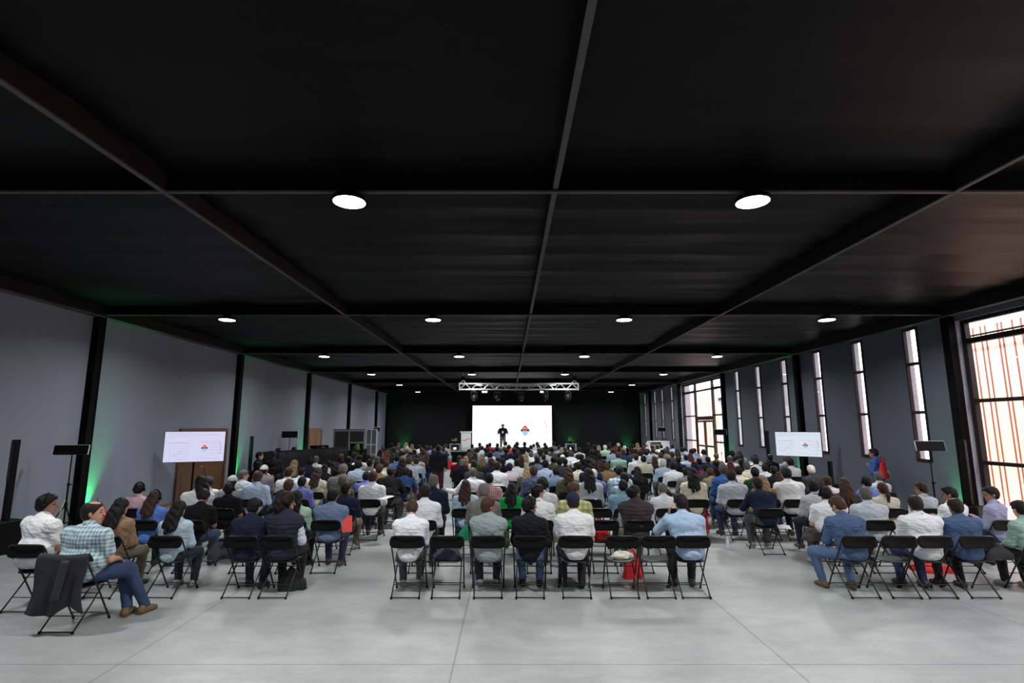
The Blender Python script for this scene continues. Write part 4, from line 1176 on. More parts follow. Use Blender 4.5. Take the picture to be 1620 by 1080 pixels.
def cap_mesh(fine):
    key = ('cap', fine)
    if key not in MC:
        V, F = solid([ell((0, -0.014, 0.03), (0.092, 0.112, 0.106))], 0.0095 if fine else 0.016, 0.01, 0, [(0, 0.12, -0.99, -0.028)])
        brim = MB().sheet(lambda u, v: ((u - 0.5) * 0.15 * (1 - 0.3 * v), 0.075 + 0.085 * v - 0.03 * (2 * u - 1) ** 2, 0.043 - 0.01 * v - 0.03 * (2 * u - 1) ** 2), 10, 4, 0.006)
        MC[key] = (np_mesh('cap', V, F, [M_CLOTH]), brim.mesh('brim', M_CLOTH, True))
    return MC[key]
def shoe_mesh():
    if 'shoe' not in MC:
        V, F = solid([cap((0, -0.045, 0.045), (0, 0.12, 0.032), 0.042, 0.036), cap((0, 0.10, 0.03), (0, 0.16, 0.026), 0.04, 0.028), cap((0, -0.03, 0.05), (0, -0.02, 0.09), 0.040, 0.040)], 0.0125, 0.02, 0.002, [(0, 0, -1, 0.0), (0, 0, 1, 0.105)])
        MC['shoe'] = np_mesh('shoe', V, F, [M_SHOE])
    return MC['shoe']
def headset_mesh():
    if 'hs' not in MC:
        m = MB()
        m.tube([(0.092 * math.cos(a), -0.015, 0.012 + 0.122 * math.sin(a)) for a in [PI * i / 12 for i in range(13)]], 0.008, 6)
        for s in (1, -1): m.tube([(0.072 * s, -0.008, -0.004), (0.104 * s, -0.008, -0.004)], [0.030, 0.026], 12)
        MC['hs'] = m.mesh('headphones', M_BLKPL, True)
    return MC['hs']

def srgb(r, g, b): return tuple(((c / 255) / 12.92 if c <= 10 else ((c / 255 + 0.055) / 1.055) ** 2.4) for c in (r, g, b))
SHIRT = {   # code: wording, colour, material, sleeve
    'Wt': ('white t-shirt', (226, 228, 230), M_CLOTH, 'short'), 'Wl': ('white shirt', (222, 226, 232), M_CLOTH, 'long'), 'Lb': ('light blue shirt', (176, 194, 220), M_CLOTH, 'long'),
    'Ld': ('pale denim blouse', (178, 198, 214), M_CLOTH, 'long'), 'Lg': ('light grey shirt', (178, 184, 192), M_CLOTH, 'long'), 'Gr': ('grey jacket', (112, 112, 110), M_CLOTH, 'long'),
    'Gs': ('blue-grey shirt', (112, 128, 158), M_CLOTH, 'long'), 'Kk': ('black shirt', (22, 22, 26), M_CLOTH, 'long'), 'Kt': ('black t-shirt', (20, 20, 23), M_CLOTH, 'short'),
    'Kj': ('black jacket', (26, 27, 32), M_CLOTH, 'long'), 'Nv': ('navy shirt', (30, 36, 60), M_CLOTH, 'long'), 'Nj': ('navy jacket', (26, 34, 54), M_CLOTH, 'long'), 'Bj': ('dark blue jacket', (34, 58, 98), M_CLOTH, 'long'),
    'Bl': ('blue shirt', (56, 92, 152), M_CLOTH, 'long'), 'Bd': ('denim blue shirt', (68, 88, 120), M_CLOTH, 'long'), 'Bb': ('bright blue top', (92, 126, 200), M_CLOTH, 'short'), 'Pb': ('periwinkle shirt', (116, 122, 196), M_CLOTH, 'long'),
    'Lc': ('lilac shirt', (158, 160, 192), M_CLOTH, 'long'), 'Pk': ('pink t-shirt', (222, 182, 196), M_CLOTH, 'short'), 'Pp': ('pale pink shirt', (212, 194, 204), M_CLOTH, 'long'), 'Rd': ('red top', (190, 30, 40), M_CLOTH, 'long'),
    'Mg': ('magenta sweater', (180, 20, 78), M_CLOTH, 'long'), 'Mr': ('maroon top', (96, 24, 44), M_CLOTH, 'long'), 'Gn': ('green sweater', (14, 160, 72), M_CLOTH, 'long'), 'Dn': ('dark green top', (34, 66, 50), M_CLOTH, 'long'),
    'Pg': ('pale green shirt', (168, 196, 176), M_CLOTH, 'long'), 'Ol': ('olive jacket', (88, 88, 72), M_CLOTH, 'long'), 'Tn': ('tan jacket', (132, 106, 72), M_CLOTH, 'long'), 'Bg': ('beige shirt', (172, 160, 146), M_CLOTH, 'long'),
    'Cr': ('cream blouse', (214, 208, 186), M_CLOTH, 'long'), 'Yl': ('yellow patterned top', (196, 168, 52), M_PRINT, 'long'), 'Te': ('teal blue shirt', (126, 160, 182), M_CLOTH, 'short'), 'Or': ('coral shirt', (224, 128, 104), M_CLOTH, 'long'),
    'Br': ('brown patterned top', (140, 108, 86), M_PRINT, 'long'), 'Dg': ('dark grey shirt', (62, 62, 68), M_CLOTH, 'long'), 'Pu': ('purple-blue shirt', (104, 106, 160), M_CLOTH, 'long'),
    'Pt': ('teal checked shirt', (196, 214, 220), M_CHECK, 'short'), 'Py': ('yellow plaid shirt', (196, 198, 120), M_PLAID, 'short'), 'Px': ('brown-yellow plaid shirt', (140, 120, 60), M_PLAID, 'long'),
    'Pr': ('red checked shirt', (150, 40, 62), M_CHECKR, 'long'), 'Pw': ('brown checked shirt', (140, 110, 112), M_CHECK, 'long'), 'Fb': ('fine blue checked shirt', (176, 200, 228), M_FINE, 'long'), 'St': ('grey striped shirt', (190, 198, 208), M_STRIPE, 'long'),
    'Pl': ('blue and white plaid shirt', (180, 205, 222), M_PLAID, 'long'), 'Ns': ('navy striped shirt', (52, 62, 106), M_STRIPE, 'long'), 'Vd': ('dark puffer vest', (40, 42, 56), M_CLOTH, 'long'), 'Vg': ('grey vest over green sleeves', (142, 152, 154), M_CLOTH, 'long'),
    'Vb': ('brown-grey puffer vest', (62, 56, 58), M_CLOTH, 'long'), 'Mt': ('mint shirt', (140, 170, 158), M_CLOTH, 'long'),
}
HAIRC = {'s': ('short black hair', (22, 18, 18)), 'b': ('short brown hair', (66, 44, 34)), 'g': ('short grey hair', (86, 80, 78)), 'w': ('white hair', (206, 200, 190)), 'S': ('shaved dark hair', (34, 28, 26)), 'd': ('balding dark hair', (36, 28, 26)),
         'D': ('balding grey hair', (102, 96, 94)), 'l': ('long black hair', (20, 16, 18)), 'L': ('long brown hair', (58, 38, 30)), 'y': ('long blond hair', (136, 114, 88)), 'r': ('long reddish hair', (84, 34, 26)), 'q': ('curly black hair', (28, 20, 18)),
         'u': ('dark tied-up hair', (28, 22, 22)), 'p': ('brown ponytail', (60, 38, 28)), 'c': ('a navy cap', (34, 42, 66)), 'C': ('a white cap', (200, 200, 204)), 'k': ('a grey cap', (74, 76, 86))}
SKINS = [(196, 152, 132), (180, 134, 112), (158, 114, 94), (204, 164, 146), (140, 100, 82)]
TROUS = [(46, 62, 94), (32, 37, 52), (24, 24, 29), (112, 102, 86), (68, 70, 76), (84, 108, 144), (58, 54, 50)]
SHOES = [(30, 26, 24), (96, 76, 52), (60, 60, 66), (150, 150, 150)]
def colored(o, rgb, j=0.0):
    k = 1 + rnd.uniform(-j, j)
    c = srgb(*rgb); o.color = (c[0] * k, c[1] * k, c[2] * k, 1)
def person(x, y, rz, scale, code, sh, hr, label, group, fine, hs=False, skin=None, trou=None, z=0.0, shoes=True, shoec=None, name='person', lany=False):
    q = pose(code)
    y += 0.05 if code in 'Mm' else (0.025 if code == 'f' else 0)
    t = thing(name, label, 'person', (x, y, z), rz, group); t.scale = (scale, scale, scale)
    wd, rgb, m, slv = SHIRT[sh]
    o = link('body', pm(code, 'body', fine), t); colored(o, skin or rnd.choice(SKINS), 0.08)
    s = link('shirt', pm(code, slv, fine), t)
    under = {'Vd': (196, 206, 222), 'Vg': (66, 82, 52), 'Vb': (176, 186, 200)}.get(sh)
    colored(s, under or rgb, 0.07)
    s.material_slots[0].link = 'OBJECT'; s.material_slots[0].material = m
    if under: v = link('vest', pm(code, 'vest' if sh != 'Vg' else 'plainvest', fine), t); colored(v, rgb)
    tr = link('trousers', pm(code, 'trousers', fine), t); colored(tr, trou or rnd.choice(TROUS), 0.1)
    if hr in 'cCk':
        hh = link('hair', hair_mesh(hr, fine), t); hh.matrix_local = q['Hm']; colored(hh, (34, 26, 24))
        cm, bm = cap_mesh(fine)
        cp_ = link('cap', cm, t); cp_.matrix_local = q['Hm']; colored(cp_, HAIRC[hr][1])
        br = link('brim', bm, cp_); colored(br, HAIRC[hr][1])
    else:
        hh = link('hair', hair_mesh(hr, fine), t); hh.matrix_local = q['Hm']; colored(hh, HAIRC[hr][1], 0.2)
    if hs: o = link('headphones', headset_mesh(), t); o.matrix_local = q['Hm']
    if lany: link('lanyard', pm(code, 'lanyard', True), t)
    if shoes:
        sc = shoec or rnd.choice(SHOES)
        for k in (1, -1):
            o = link('shoe', shoe_mesh(), t); A_ = q['ank'][k]
            o.location = (A_[0], A_[1] - 0.01, max(0.0, A_[2] - 0.085)); o.rotation_euler = (0, 0, -0.15 * k); colored(o, sc)
    return t
# ------------------------------------------------------------------ the audience, read off the photograph: head position, clothing, hair, pose, extras
# extras: H headphones, a..z trouser colour index digits, ! own chair position
AUD = '''
L 454 796 Vd q d H3 2|L 402 802 Nj s b - 1|L 283 812 Ld l g - 1|L 192 802 Br l g - 3|L 245 795 Bb L g H 1|L 220 778 Pk s a H -|L 324 786 Kt s c - -|L 362 784 Kt s a H -
L 317 764 Wt l e - -|L 329 769 Wt k e - -|L 368 762 Lg C a - -|L 386 752 Lg g d - -|L 408 755 Lb b a - -|L 418 744 Pw C a - -|L 457 769 Bd b a - -|L 478 765 Pb s a - -|L 526 785 Gs s f - 0|L 548 776 Nv s k - 3
L 470 796 Pg l a - -|L 457 748 Wl b a - -|L 477 747 Wl s a - -|L 466 735 Ol y a - -|L 491 731 Nv s a H -|L 500 728 Wl g a - -|L 503 749 Cr L g - -|L 521 735 Wl s a - -|L 543 741 Gr D f - -|L 531 742 Kk q a - -
L 542 761 Ol g a - -|L 567 736 Lb s a - -|L 579 758 Pb s f - 0|L 590 755 Wl b a - -|L 600 742 Tn b a - -|L 596 737 Wl s f - -|L 540 724 Nj b a - -|L 560 720 Nj d a - -|L 569 725 Wt s a - -|L 578 714 Kk s a - -
L 590 723 Ol g a - -|L 597 727 Bg g a - -|L 612 718 Yl r a - -|L 618 746 Kk k i - 6|L 628 726 Bb s a - -|L 637 733 Kk l a - 3|L 647 730 Lg b a - -|L 660 724 Bg b a - -|L 641 747 Bj s i - 3|L 628 717 Ol g a - -
L 644 715 Bg g a - -|L 631 704 Mr g a - -|L 620 705 Dn s a - -|L 643 703 Bg y a - -|L 652 706 Cr y a - -|L 644 710 Kk w a - -|L 663 707 Wl s a - -|L 667 712 Dg b a - -|L 675 708 Kk b a - -|L 681 709 Pb b a - -|L 676 721 Bj L a - -
L 656 716 Dg s a - -|L 670 716 Dg b a - -|L 606 709 Nv s a - -|L 602 716 Kk s a - -|L 686 716 Kk s a - -|L 552 728 Kk s a - -|L 514 742 Kk l a - -|L 585 733 Gr s a - -|L 605 729 Dg b a - -|L 612 735 Cr b a - -
C 653 805 Wl b c - 4|C 773 801 Vg b d - 1|C 849 800 Kj s d H 5|C 903 795 Wt c b - 1|C 1076 796 Fb s h - 2|C 673 779 Wl s b - 2|C 686 762 Nj D b - 1|C 737 770 Ld L g - -|C 766 777 Gr D b - -|C 774 758 Pr s a - -
C 810 776 Gn l g - -|C 851 779 Wt s d - -|C 858 767 Wt s a - -|C 908 776 Py b d - -|C 986 770 Te s f - -|C 1004 780 Vb u d - -|C 1047 776 Wl g c - 2|C 748 748 Wl D o - -|C 731 733 Kk D a - -|C 727 727 Mr b a - -
C 737 727 Cr y a - -|C 742 721 Dg L a - -|C 747 715 Gs g a - -|C 750 737 Dg s a - -|C 786 738 Wl d a - -|C 806 740 Pp c a - -|C 763 724 Ol y a - -|C 777 731 Nj b a - -|C 788 727 Lc k a - -|C 808 722 Wl s a - -
C 801 714 Nv s a - -|C 786 711 Gs s a - -|C 824 725 Pg L a - -|C 832 724 Lg y a - -|C 849 724 Nj D a - -|C 850 729 Gs s a - -|C 863 735 Lb s a - -|C 844 746 Ns b a - -|C 834 745 Ol y a - -|C 879 747 Gs s h - -
C 864 716 Lg s a - -|C 873 712 Ol s a - -|C 885 709 Te s a - -|C 894 711 Kk g a - -|C 875 728 Ol s a - -|C 885 731 Dg s a - -|C 894 731 Nv s a - -|C 904 719 Wl b a - -|C 890 725 Cr C a - -|C 920 724 Kk s a - -
C 915 738 Cr s a - -|C 899 748 Ol L a - -|C 924 731 Nv s a - -|C 934 734 Nv q a - -|C 949 736 Dg L a - -|C 960 739 Tn b f - -|C 939 751 Pu w f - -|C 931 751 Lg l a - -|C 980 746 Pl s a - -|C 988 757 Pl s a - -
C 978 721 Mt b f - -|C 986 716 Bj b a - -|C 969 714 Lb b a - -|C 973 710 Nv r a - -|C 957 708 Pg w a - -|C 947 708 Kk y a - -|C 940 707 Kk s a - -|C 1006 724 Wl b a - -|C 1018 727 Cr s a - -|C 1035 727 Lb L a - -
C 1001 714 Ol b a - -|C 988 709 Gr w a - -|C 1011 718 Wl s a - -|C 1045 721 Wl b a - -|C 1049 733 Lb w a - -|C 1058 731 Kk l a - -|C 1064 738 Wl s a - 4|C 1033 714 Wl b a - -|C 1022 717 Lg s a - -|C 1008 746 Kk l a - -
C 759 704 Nv s a - -|C 775 704 Rd s a - -|C 771 706 Kk s a - -|C 769 713 Dn s a - -|C 800 702 Cr s a - -|C 818 703 Kk s a - -|C 830 701 Kk s a - -|C 805 708 Rd s a - -|C 840 708 Wl s a - -|C 850 702 Pp s a - -
C 852 707 Lb s a - -|C 864 708 Kk s a - -|C 876 702 Gr s a - -|C 836 713 Lg s a - -|C 824 712 Kk s a - -|C 862 704 Nv s a - -|C 747 706 Kk s a - -|C 787 705 Dg s a - -|C 813 713 Nj s a - -|C 756 713 Cr s a - -
C 776 720 Gs s a - -|C 796 731 Kk c a - -|C 818 733 Wl s a - -|C 860 724 Lg s a - -|C 906 708 Kk s a - -|C 916 712 Wl s a - -|C 931 704 Kk s a - -|C 964 703 Kk s a - -|C 978 704 Tn w a - -|C 993 712 Kk s a - -|C 936 716 Kk s a - -|C 948 722 Kk s a - -
R 1325 800 Bd b j - 5|R 1449 798 Wl d f - 0|R 1513 802 Bd d f - 2|R 1613 806 Mt s b - 2|R 1198 766 Nj S i - 4|R 1157 754 Lg s f - 0|R 1124 748 Px b i - 3|R 1095 746 Cr l g - -|R 1098 737 Mg l a - -|R 1106 731 Bj s a - -
R 1092 722 Or r a - -|R 1094 715 Lb s a - -|R 1079 712 Lb s a - -|R 1071 715 Wl L a - -|R 1064 707 Lb s a - -|R 1052 714 Bg g a - -|R 1073 728 Nv s a - -|R 1133 722 Tn D a - -|R 1132 734 Kk s i H -|R 1144 743 Bl g a - -
R 1155 726 Wl D a - -|R 1158 718 Kk s a - -|R 1155 736 Kk r a - -|R 1168 746 Cr s a - -|R 1181 738 Cr g a - -|R 1195 730 Wl c a - -|R 1210 741 Wl s a - -|R 1194 748 Dn s a - -|R 1206 761 Tn y a - -|R 1224 745 Kk s a - -
R 1233 756 Kk L a - -|R 1245 750 Wt s f - -|R 1250 732 Wl s a - -|R 1284 744 Dg w f - -|R 1287 770 Lg s k - -|R 1309 762 Pp b f - -|R 1335 767 Dg L g - -|R 1307 782 Wt s f - -|R 1370 783 St g f - -|R 1371 767 Bb s a H -
R 1389 757 Lg g a - -|R 1396 776 Cr p a - -|R 1458 781 St b e - -|R 1501 782 Wt s e - -|R 1567 782 Lc s n - 0|R 1113 716 Lg s a - -|R 1024 704 Wl w a - -|R 1040 708 Wl s a - -|R 1008 704 Bg y a - -|R 1017 708 Ol L a - -
R 1032 709 Dg s a - -|R 1000 706 Kk s a - -|R 1085 726 Lb s a - -|R 1120 733 Bj s a - -|R 1172 733 Kk s a - -|R 1046 707 Wl s a - -|R 1099 752 Gs s a - -|R 1085 747 Gr s a - -|R 1116 741 Dg s a - -
'''
PITCH_ROW, ROW0, NROW = 1.225, 7.86, 20
seats = []          # block, row, X, Y, scale, entry
def overlap(b, k, x): return [s for s in seats if s['k'] == k and abs(s['x'] - x) < 0.49]
ents = []
for tok in AUD.replace('\n', '|').split('|'):
    tok = tok.split()
    if len(tok) < 7: continue
    ents.append((tok[0], float(tok[1]), float(tok[2]), tok[3], tok[4], tok[5], tok[6], tok[7] if len(tok) > 7 else '-'))
def head_z(code): return pose(code)['Hc'][2]
def head_y(code): return pose(code)['Hc'][1]
FIXX = {(1076.0, 796.0): 2.53, (849.0, 800.0): 0.30, (903.0, 795.0): 0.93}
ents.sort(key=lambda e: -e[2])
for e in ents:
    b, px, py, sh, hr, po, ex, tr = e
    hz = head_z(po)
    Yh = (hz - CAM_H) / slope(py) if slope(py) < -0.02 else 35.0
    k0 = round((Yh - head_y(po) - 0.0 - ROW0) / PITCH_ROW)
    k0 = max(0, min(NROW - 1, k0))
    best = None
    for dk in (0, 1, -1, 2, -2, 3):
        k = k0 + dk
        if k < 0 or k >= NROW: continue
        Y = ROW0 + PITCH_ROW * k
        x = at(px, py, Y + head_y(po))[0] - (pose(po)['Hc'][0])
        sc = (CAM_H + slope(py) * (Y + head_y(po))) / hz
        ov = overlap(b, k, x)
        if (px, py) in FIXX: x = FIXX[(px, py)]
        cost = abs(dk) * 0.6 + abs(sc - 1) * 8 + len(ov) * 5
        if best is None or cost < best[0]: best = (cost, k, x, Y, sc, ov)
    cost, k, x, Y, sc, ov = best
    for _ in range(12):
        ov = overlap(b, k, x)
        if not ov: break
        o = ov[0]; x = o['x'] + (0.495 if x >= o['x'] else -0.495)
    seats.append(dict(b=b, k=k, x=x, y=Y, s=max(0.93, min(1.07, sc)), e=e))
# people hardly seen between those picked out above fill the farther rows
EXT = {'L': lambda k: (-7.3 if k < 7 else -6.0 if k < 12 else -6.6, -2.9 - 0.05 * max(0, k - 6)), 'C': lambda k: (-1.32, 2.58), 'R': lambda k: (4.78, 9.6 if k > 3 else 9.9)}
RS = ['Kk', 'Wl', 'Nv', 'Lb', 'Lg', 'Gr', 'Dg', 'Kj', 'Ol', 'Gs', 'Bg', 'Bl', 'Wt', 'Nj']
RH = 'sssbbbglLdy'
want = 288 - len(seats)
cands = []
for k in range(8, NROW):
    for b in 'CLR':
        a, c = EXT[b](k); n = int(round((c - a) / 0.56))
        for i in range(n + 1):
            x = a + (c - a) * i / n + rnd.uniform(-0.03, 0.03)
            cands.append((rnd.random() + abs(k - 11) * 0.05, b, k, x))
cands.sort()
for _, b, k, x in cands:
    if want <= 0: break
    if overlap(b, k, x): continue
    if b == 'R' and k > 13 and x > 9.0: continue
    if b == 'L' and 8 < k < 15 and x < -5.9: continue
    Y = ROW0 + PITCH_ROW * k
    seats.append(dict(b=b, k=k, x=x, y=Y, s=rnd.uniform(0.94, 1.0), e=(b, 0, 0, rnd.choice(RS), rnd.choice(RH), rnd.choice('aabbgk'), '-', '-')))
    want -= 1
# empty chairs in the nearer rows
EMPTY = [('C', 0, -0.85), ('C', 0, 1.57), ('C', 0, 2.06), ('L', 0, -4.03), ('R', 0, 5.36), ('R', 0, 6.83),
         ('C', 1, -0.66), ('C', 1, -0.12), ('C', 1, 1.54), ('C', 2, -1.1), ('C', 2, -0.55), ('C', 2, 1.15), ('C', 2, 1.66), ('C', 3, 1.3), ('C', 3, -0.9), ('C', 1, 0.9),
         ('R', 1, 4.95), ('R', 1, 5.9), ('R', 1, 7.5), ('R', 2, 5.45), ('R', 3, 5.9), ('R', 3, 6.5), ('R', 2, 6.3), ('R', 2, 7.4), ('R', 4, 6.0), ('R', 3, 8.6), ('R', 4, 8.3),
         ('L', 1, -4.2), ('L', 1, -3.6), ('L', 3, -4.6), ('L', 4, -3.9), ('L', 4, -5.2), ('L', 5, -4.2), ('L', 3, -3.4), ('C', 4, 2.3), ('C', 5, -0.4)]
for b, k, x in EMPTY:
    ov = [s for s in seats if s['k'] == k and abs(s['x'] - x) < 0.44]
    if ov: continue
    seats.append(dict(b=b, k=k, x=x, y=ROW0 + PITCH_ROW * k, s=1, e=None))
BN = {'L': 'left block', 'C': 'centre block', 'R': 'right block'}
for b in 'LCR':
    for k in range(NROW):
        row = sorted([s for s in seats if s['b'] == b and s['k'] == k], key=lambda s: s['x'])
        for i, s in enumerate(row): s['i'] = i
near_chairs = 0
seats.sort(key=lambda s: (s['k'], s['x']))
for n_, s in enumerate(seats):
    e = s['e']
    fine = s['k'] < 8
    where = '%s from left, %s nearest row, %s' % (ORD[s['i'] + 1], ORD[s['k'] + 1], BN[s['b']])
    if n_ < 297:
        ry = rnd.uniform(-0.04, 0.04)
        chair(s['x'], s['y'], ry, ('empty black folding chair, ' if e is None else 'occupied black folding chair, ') + where, 'black folding chairs of the audience', s['k'] < 6)
    if e is None: continue
    b, px, py, sh, hr, po, ex, tr = e
    lab = 'person in %s, %s, %s' % (SHIRT[sh][0], HAIRC[hr][0], where)
    if len(lab.split()) > 16: lab = lab.replace('person in ', '')
    if len(lab.split()) > 16: lab = lab.replace('short ', '').replace('dark tied-up', 'tied-up')
    rz = rnd.uniform(-0.08, 0.08)
    ti = TROUS[int(tr)] if tr.isdigit() else None
    person(s['x'], s['y'], rz, s['s'], po, sh, hr, lab, 'seated audience', fine, hs=('H' in ex) or (rnd.random() < 0.10 and hr in 'sbd'), trou=ti, shoes=s['k'] < 9, lany=s['k'] < 3 and hr not in 'lLyr' and sh not in ('Vd', 'Vb', 'Kt'))

# the two men at the left edge, nearest the camera
def chair_at(u, v, rz, label, off=0.255):
    p = on(u, v, 0.0); f = Vector((-math.sin(rz), math.cos(rz)))
    x, y = p[0] + f.x * off, p[1] + f.y * off
    chair(x, y, rz, label, 'black folding chairs of the audience'); return x, y
x, y = chair_at(88, 1003, 0.0, 'black folding chair draped with a black coat, nearest the camera')
person(x - 0.02, y, -0.05, 1.04, 'm', 'Pt', 'd', 'seated man in teal checked shirt, balding, nearest the camera, far left', None, True, skin=(190, 142, 118), trou=TROUS[0], shoec=(110, 90, 60), lany=True, hs=False)
cx_, cy_ = x, y
def coat(u, v):
    # over the back of the chair: front flap inside, long tail outside
    w = 0.262 + 0.05 * v
    xx = (2 * u - 1) * (w + 0.02 * math.sin(7 * v))
    if v < 0.12: yy, zz = -0.175 - 0.09 * v / 0.12, 0.74 + 0.095 * v / 0.12
    else:
        t = (v - 0.12) / 0.88
        yy, zz = -0.268 - 0.05 * t ** 0.7 + 0.022 * math.sin(17 * u + 2 * t) * t, 0.835 - (0.62 - 0.10 * (u > 0.5) * math.sin(PI * (u - 0.5) * 2)) * t
    return (xx, yy, zz + 0.01 * math.cos(6 * u))
r = thing('draped_coat', 'long black coat hanging over the back of the nearest chair', 'coat', (cx_, cy_, 0), 0.0)
part('coat_cloth', MB().sheet(coat, 40, 34, 0.02), M_JACK, r, True)
part('lapel', MB().sheet(lambda u, v: (0.02 + 0.10 * u - 0.05 * v, -0.325 - 0.02 * v - 0.012 * u, 0.80 - 0.42 * v), 4, 10, 0.012), mat('dark_lining', (0.022, 0.024, 0.035), 0.6), r, True)
x, y = chair_at(24, 970, 0.0, 'black folding chair of the man in white t-shirt at the left edge')
person(x - 0.06, y, -0.08, 1.04, 'M', 'Wt', 's', 'seated man in white t-shirt with headphones at the far left edge', None, True, hs=True, skin=(158, 114, 94), trou=TROUS[6])

# people standing or working at the sides
def stand(u, v, Y, rz, code, sh, hr, label, scale=1.0, z=0, fine=False, **kw):
    p = at(u, v, Y)
    return person(p[0], Y, rz, scale, code, sh, hr, label, None, fine, z=z, **kw)
spk = stand(795.5, 673, 36.0, R(180), 'T', 'Kt', 'd', 'speaker standing on stage in black shirt before the bright screen, hands raised', 1.02, 0.70, True, trou=(88, 76, 74), skin=(130, 92, 72))
bd = thing('name_badge', 'white name badge hanging on the speaker\'s chest', 'badge', (spk.location.x, 36.0 - 0.155, 1.90))
part('card', MB().box(-0.045, 0.045, -0.004, 0.004, -0.07, 0.06), M_SWHT if False else M_WHITE, bd)
part('ribbon', MB().tube([(-0.01, 0, 0.06), (-0.05, 0.05, 0.29)], 0.004).tube([(0.01, 0, 0.06), (0.05, 0.05, 0.29)], 0.004), M_BLKPL, bd)
wk = stand(1386, 710, 14.9, R(38), 'W', 'Bl', 's', 'person walking along the right wall in blue jacket with red backpack', 0.99, 0, True, trou=(66, 66, 76), skin=(170, 118, 92))
b = tote(wk.location.x - 0.03, wk.location.y - 0.24, 0.92, 0.40, 0.40, 0.18, R(38), 'red drawstring backpack on the back of the walking person', M_RED, 'drawstring_backpack', True)
part('white_print', MB().box(-0.06, 0.08, -0.105, -0.10, 0.15, 0.19, Matrix.Rotation(R(10), 4, 'Y')), M_WHITE, b)
stand(694, 706, 17.8, R(12), 'S', 'Kj', 's', 'man standing in the left aisle in dark jacket, leaning forward', 0.99, trou=(70, 24, 34))
stand(411, 719, 18.6, R(-70), 'a', 'Kk', 's', 'person in black seated against the front of the draped counter, looking right', 1.06, fine=True)
chair(at(411, 719, 18.6)[0], 18.6, R(-70), 'black folding chair at the left end of the draped counter', 'chairs beside the draped counter', False)
stand(433, 722, 19.3, R(20), 'b', 'Kk', 'c', 'person in black wearing a dark cap beside the draped counter', 1.06)
chair(at(433, 722, 19.3)[0], 19.3, R(20), 'black folding chair under the person in a cap by the counter', 'chairs beside the draped counter', False)
for u, v, Y, lab in ((446, 713, 20.9, 'technician with head just above the counter, leftmost of three'), (471, 709, 21.8, 'technician with dark hair under the tilted light panel'), (503, 710, 23.5, 'technician behind the black case on the counter')):
    p = at(u, v, Y)
    person(p[0] - 0.2, Y, R(-30), 0.86, 'S', 'Kk', 's', lab, 'technicians behind the draped counter', False)
p = at(561, 704, 25.9)
person(p[0], 25.9, R(0), 0.90, 'S', 'Ol', 's', 'interpreter in olive seen in the booth opening', None, False)
for j, (x, y, hr, sh) in enumerate(((9.8, 23.9, 's', 'Kk'), (10.05, 22.6, 'b', 'Kk'))):
    pass

# coats, bags and papers on and under chairs
def onchair(k, x, dy=0.02): return (x, ROW0 + PITCH_ROW * k + dy, 0.462)
q = onchair(0, 1.57)
def straps(r_): part('handle', MB().tube([(-0.10, 0.02, 0.06), (-0.06, 0.06, 0.10), (0.02, 0.07, 0.10), (0.08, 0.02, 0.07)], 0.006), M_BLKPL, r_)
lump('canvas_bag', 'cream canvas bag lying on an empty chair in the nearest centre row', 'bag', q[0] + 0.02, q[1] + 0.02, q[2], 0.155, 0.10, 0.075, M_CREAM, 3, 0.3, straps)
q = onchair(0, -0.85); lump('folded_jacket', 'dark blue folded jacket on the second chair of the nearest centre row', 'jacket', q[0], q[1] - 0.02, q[2], 0.19, 0.13, 0.15, M_DNAVY, 5)
q = onchair(0, -4.03); lump('black_backpack', 'black bag on the empty chair in the nearest left row', 'bag', q[0], q[1] + 0.02, q[2], 0.19, 0.14, 0.16, M_JACK, 8)
q = onchair(0, 6.83); lump('folded_jacket', 'black jacket heaped on the empty chair in the nearest right row', 'jacket', q[0], q[1] - 0.02, q[2], 0.20, 0.13, 0.17, M_JACK, 9)
q = onchair(1, 4.95); lump('backpack', 'dark brown bag on an empty chair beside the right aisle', 'bag', q[0] + 0.02, q[1], q[2], 0.19, 0.14, 0.12, mat('dark_brown_cloth', (0.03, 0.022, 0.024), 0.8), 12)
lump('black_bag', 'black bag on the floor under the vest-wearing person, left block', 'bag', -3.1, 8.05, 0, 0.20, 0.12, 0.25, M_JACK, 21)
p = on(1478, 905, 0.0); lump('red_folder_bag', 'red bag lying on the floor under the nearest right row', 'bag', p[0], p[1] + 0.05, 0.0, 0.30, 0.16, 0.13, M_RED, 14, -0.3)
p = on(1113, 832, 0.15); tote(p[0], p[1], 0.0, 0.36, 0.55, 0.10, R(35), 'red bag standing beside the right aisle chairs', M_RED)
q = onchair(1, 1.0); tote(1.50, 9.12, 0.463, 0.30, 0.22, 0.18, R(0), 'shiny red gift bag on the empty chair ahead, right of the capped person', M_RED)
q = onchair(1, 1.85); tote(1.9, 8.60, 0.0, 0.30, 0.30, 0.14, R(12), 'red bag on the floor behind the empty chair with canvas bag', M_RED)
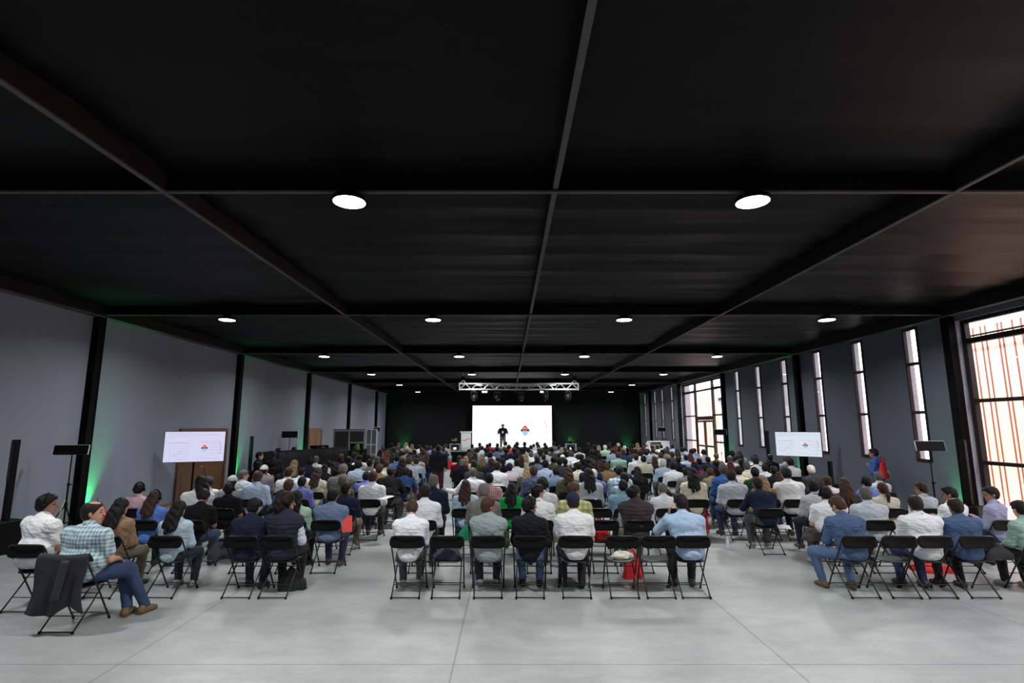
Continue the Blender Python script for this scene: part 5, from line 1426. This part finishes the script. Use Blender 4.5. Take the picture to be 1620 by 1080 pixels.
lump('green_cloth_bag', 'green cloth bag on the seat behind the second nearest centre chair', 'bag', -0.66, 9.12, 0.462, 0.14, 0.10, 0.20, M_GREENC, 17)
p = on(655, 790, 0.0); tote(p[0], p[1], 0.0, 0.26, 0.40, 0.14, R(10), 'small red bag standing beside the left aisle', M_RED)
p = on(711, 742, 0.0); bb = tote(p[0], p[1], 0.0, 0.34, 0.55, 0.2, R(0), 'red bag with a light blue top at the far end of the left aisle', M_RED, handles=False)
part('blue_top', MB().ball((0, 0, 0.60), (0.13, 0.1, 0.12), 10), mat('pale_blue_cloth', (0.15, 0.42, 0.6), 0.7), bb, True)
def sheet_paper(x, y, z, rz, tilt, label, m=M_WHITE, nm='paper_sheet', w=0.21, h=0.297):
    o = thing(nm, label, 'paper', (x, y, z), rz)
    part('sheet', MB().sheet(lambda u, v: ((u - 0.5) * w, (v - 0.5) * h * math.cos(tilt), (v - 0.5) * h * math.sin(tilt) + 0.01 * math.sin(3 * u)), 6, 6, 0.002), m, o)
p = at(547, 829, 9.05); sheet_paper(p[0], 9.05, p[2], R(20), R(70), 'red folder held upright beside the man in blue-grey shirt', mat('red_card', (0.75, 0.04, 0.03), 0.5), 'folder', 0.2, 0.26)
p = at(610, 787, 11.2); sheet_paper(p[0], 11.2, p[2], R(-35), R(8), 'white paper sheet on a lap at the left aisle')
p = at(1240, 828, 10.1); sheet_paper(p[0], 10.1, 0.48, R(-20), R(4), 'white paper sheets lying on a chair, right block')
p = at(312, 803, 9.6); sheet_paper(p[0], 9.6, p[2], R(30), R(10), 'white paper held near the wooden door side of left block')
p = at(700, 748, 13.6)
b_ = thing('water_bottle', 'clear plastic bottle on the floor beside the right aisle', 'bottle', (on(1152, 868, 0)[0], on(1152, 868, 0)[1], 0))
part('bottle_body', MB().lathe([(0.03, 0), (0.032, 0.02), (0.032, 0.15), (0.014, 0.19), (0.013, 0.205)], 14), mat('clear_plastic', (0.7, 0.75, 0.8), 0.1), b_, True)
part('cap', MB().lathe([(0.015, 0.205), (0.015, 0.225)], 12), M_WHITE, b_)
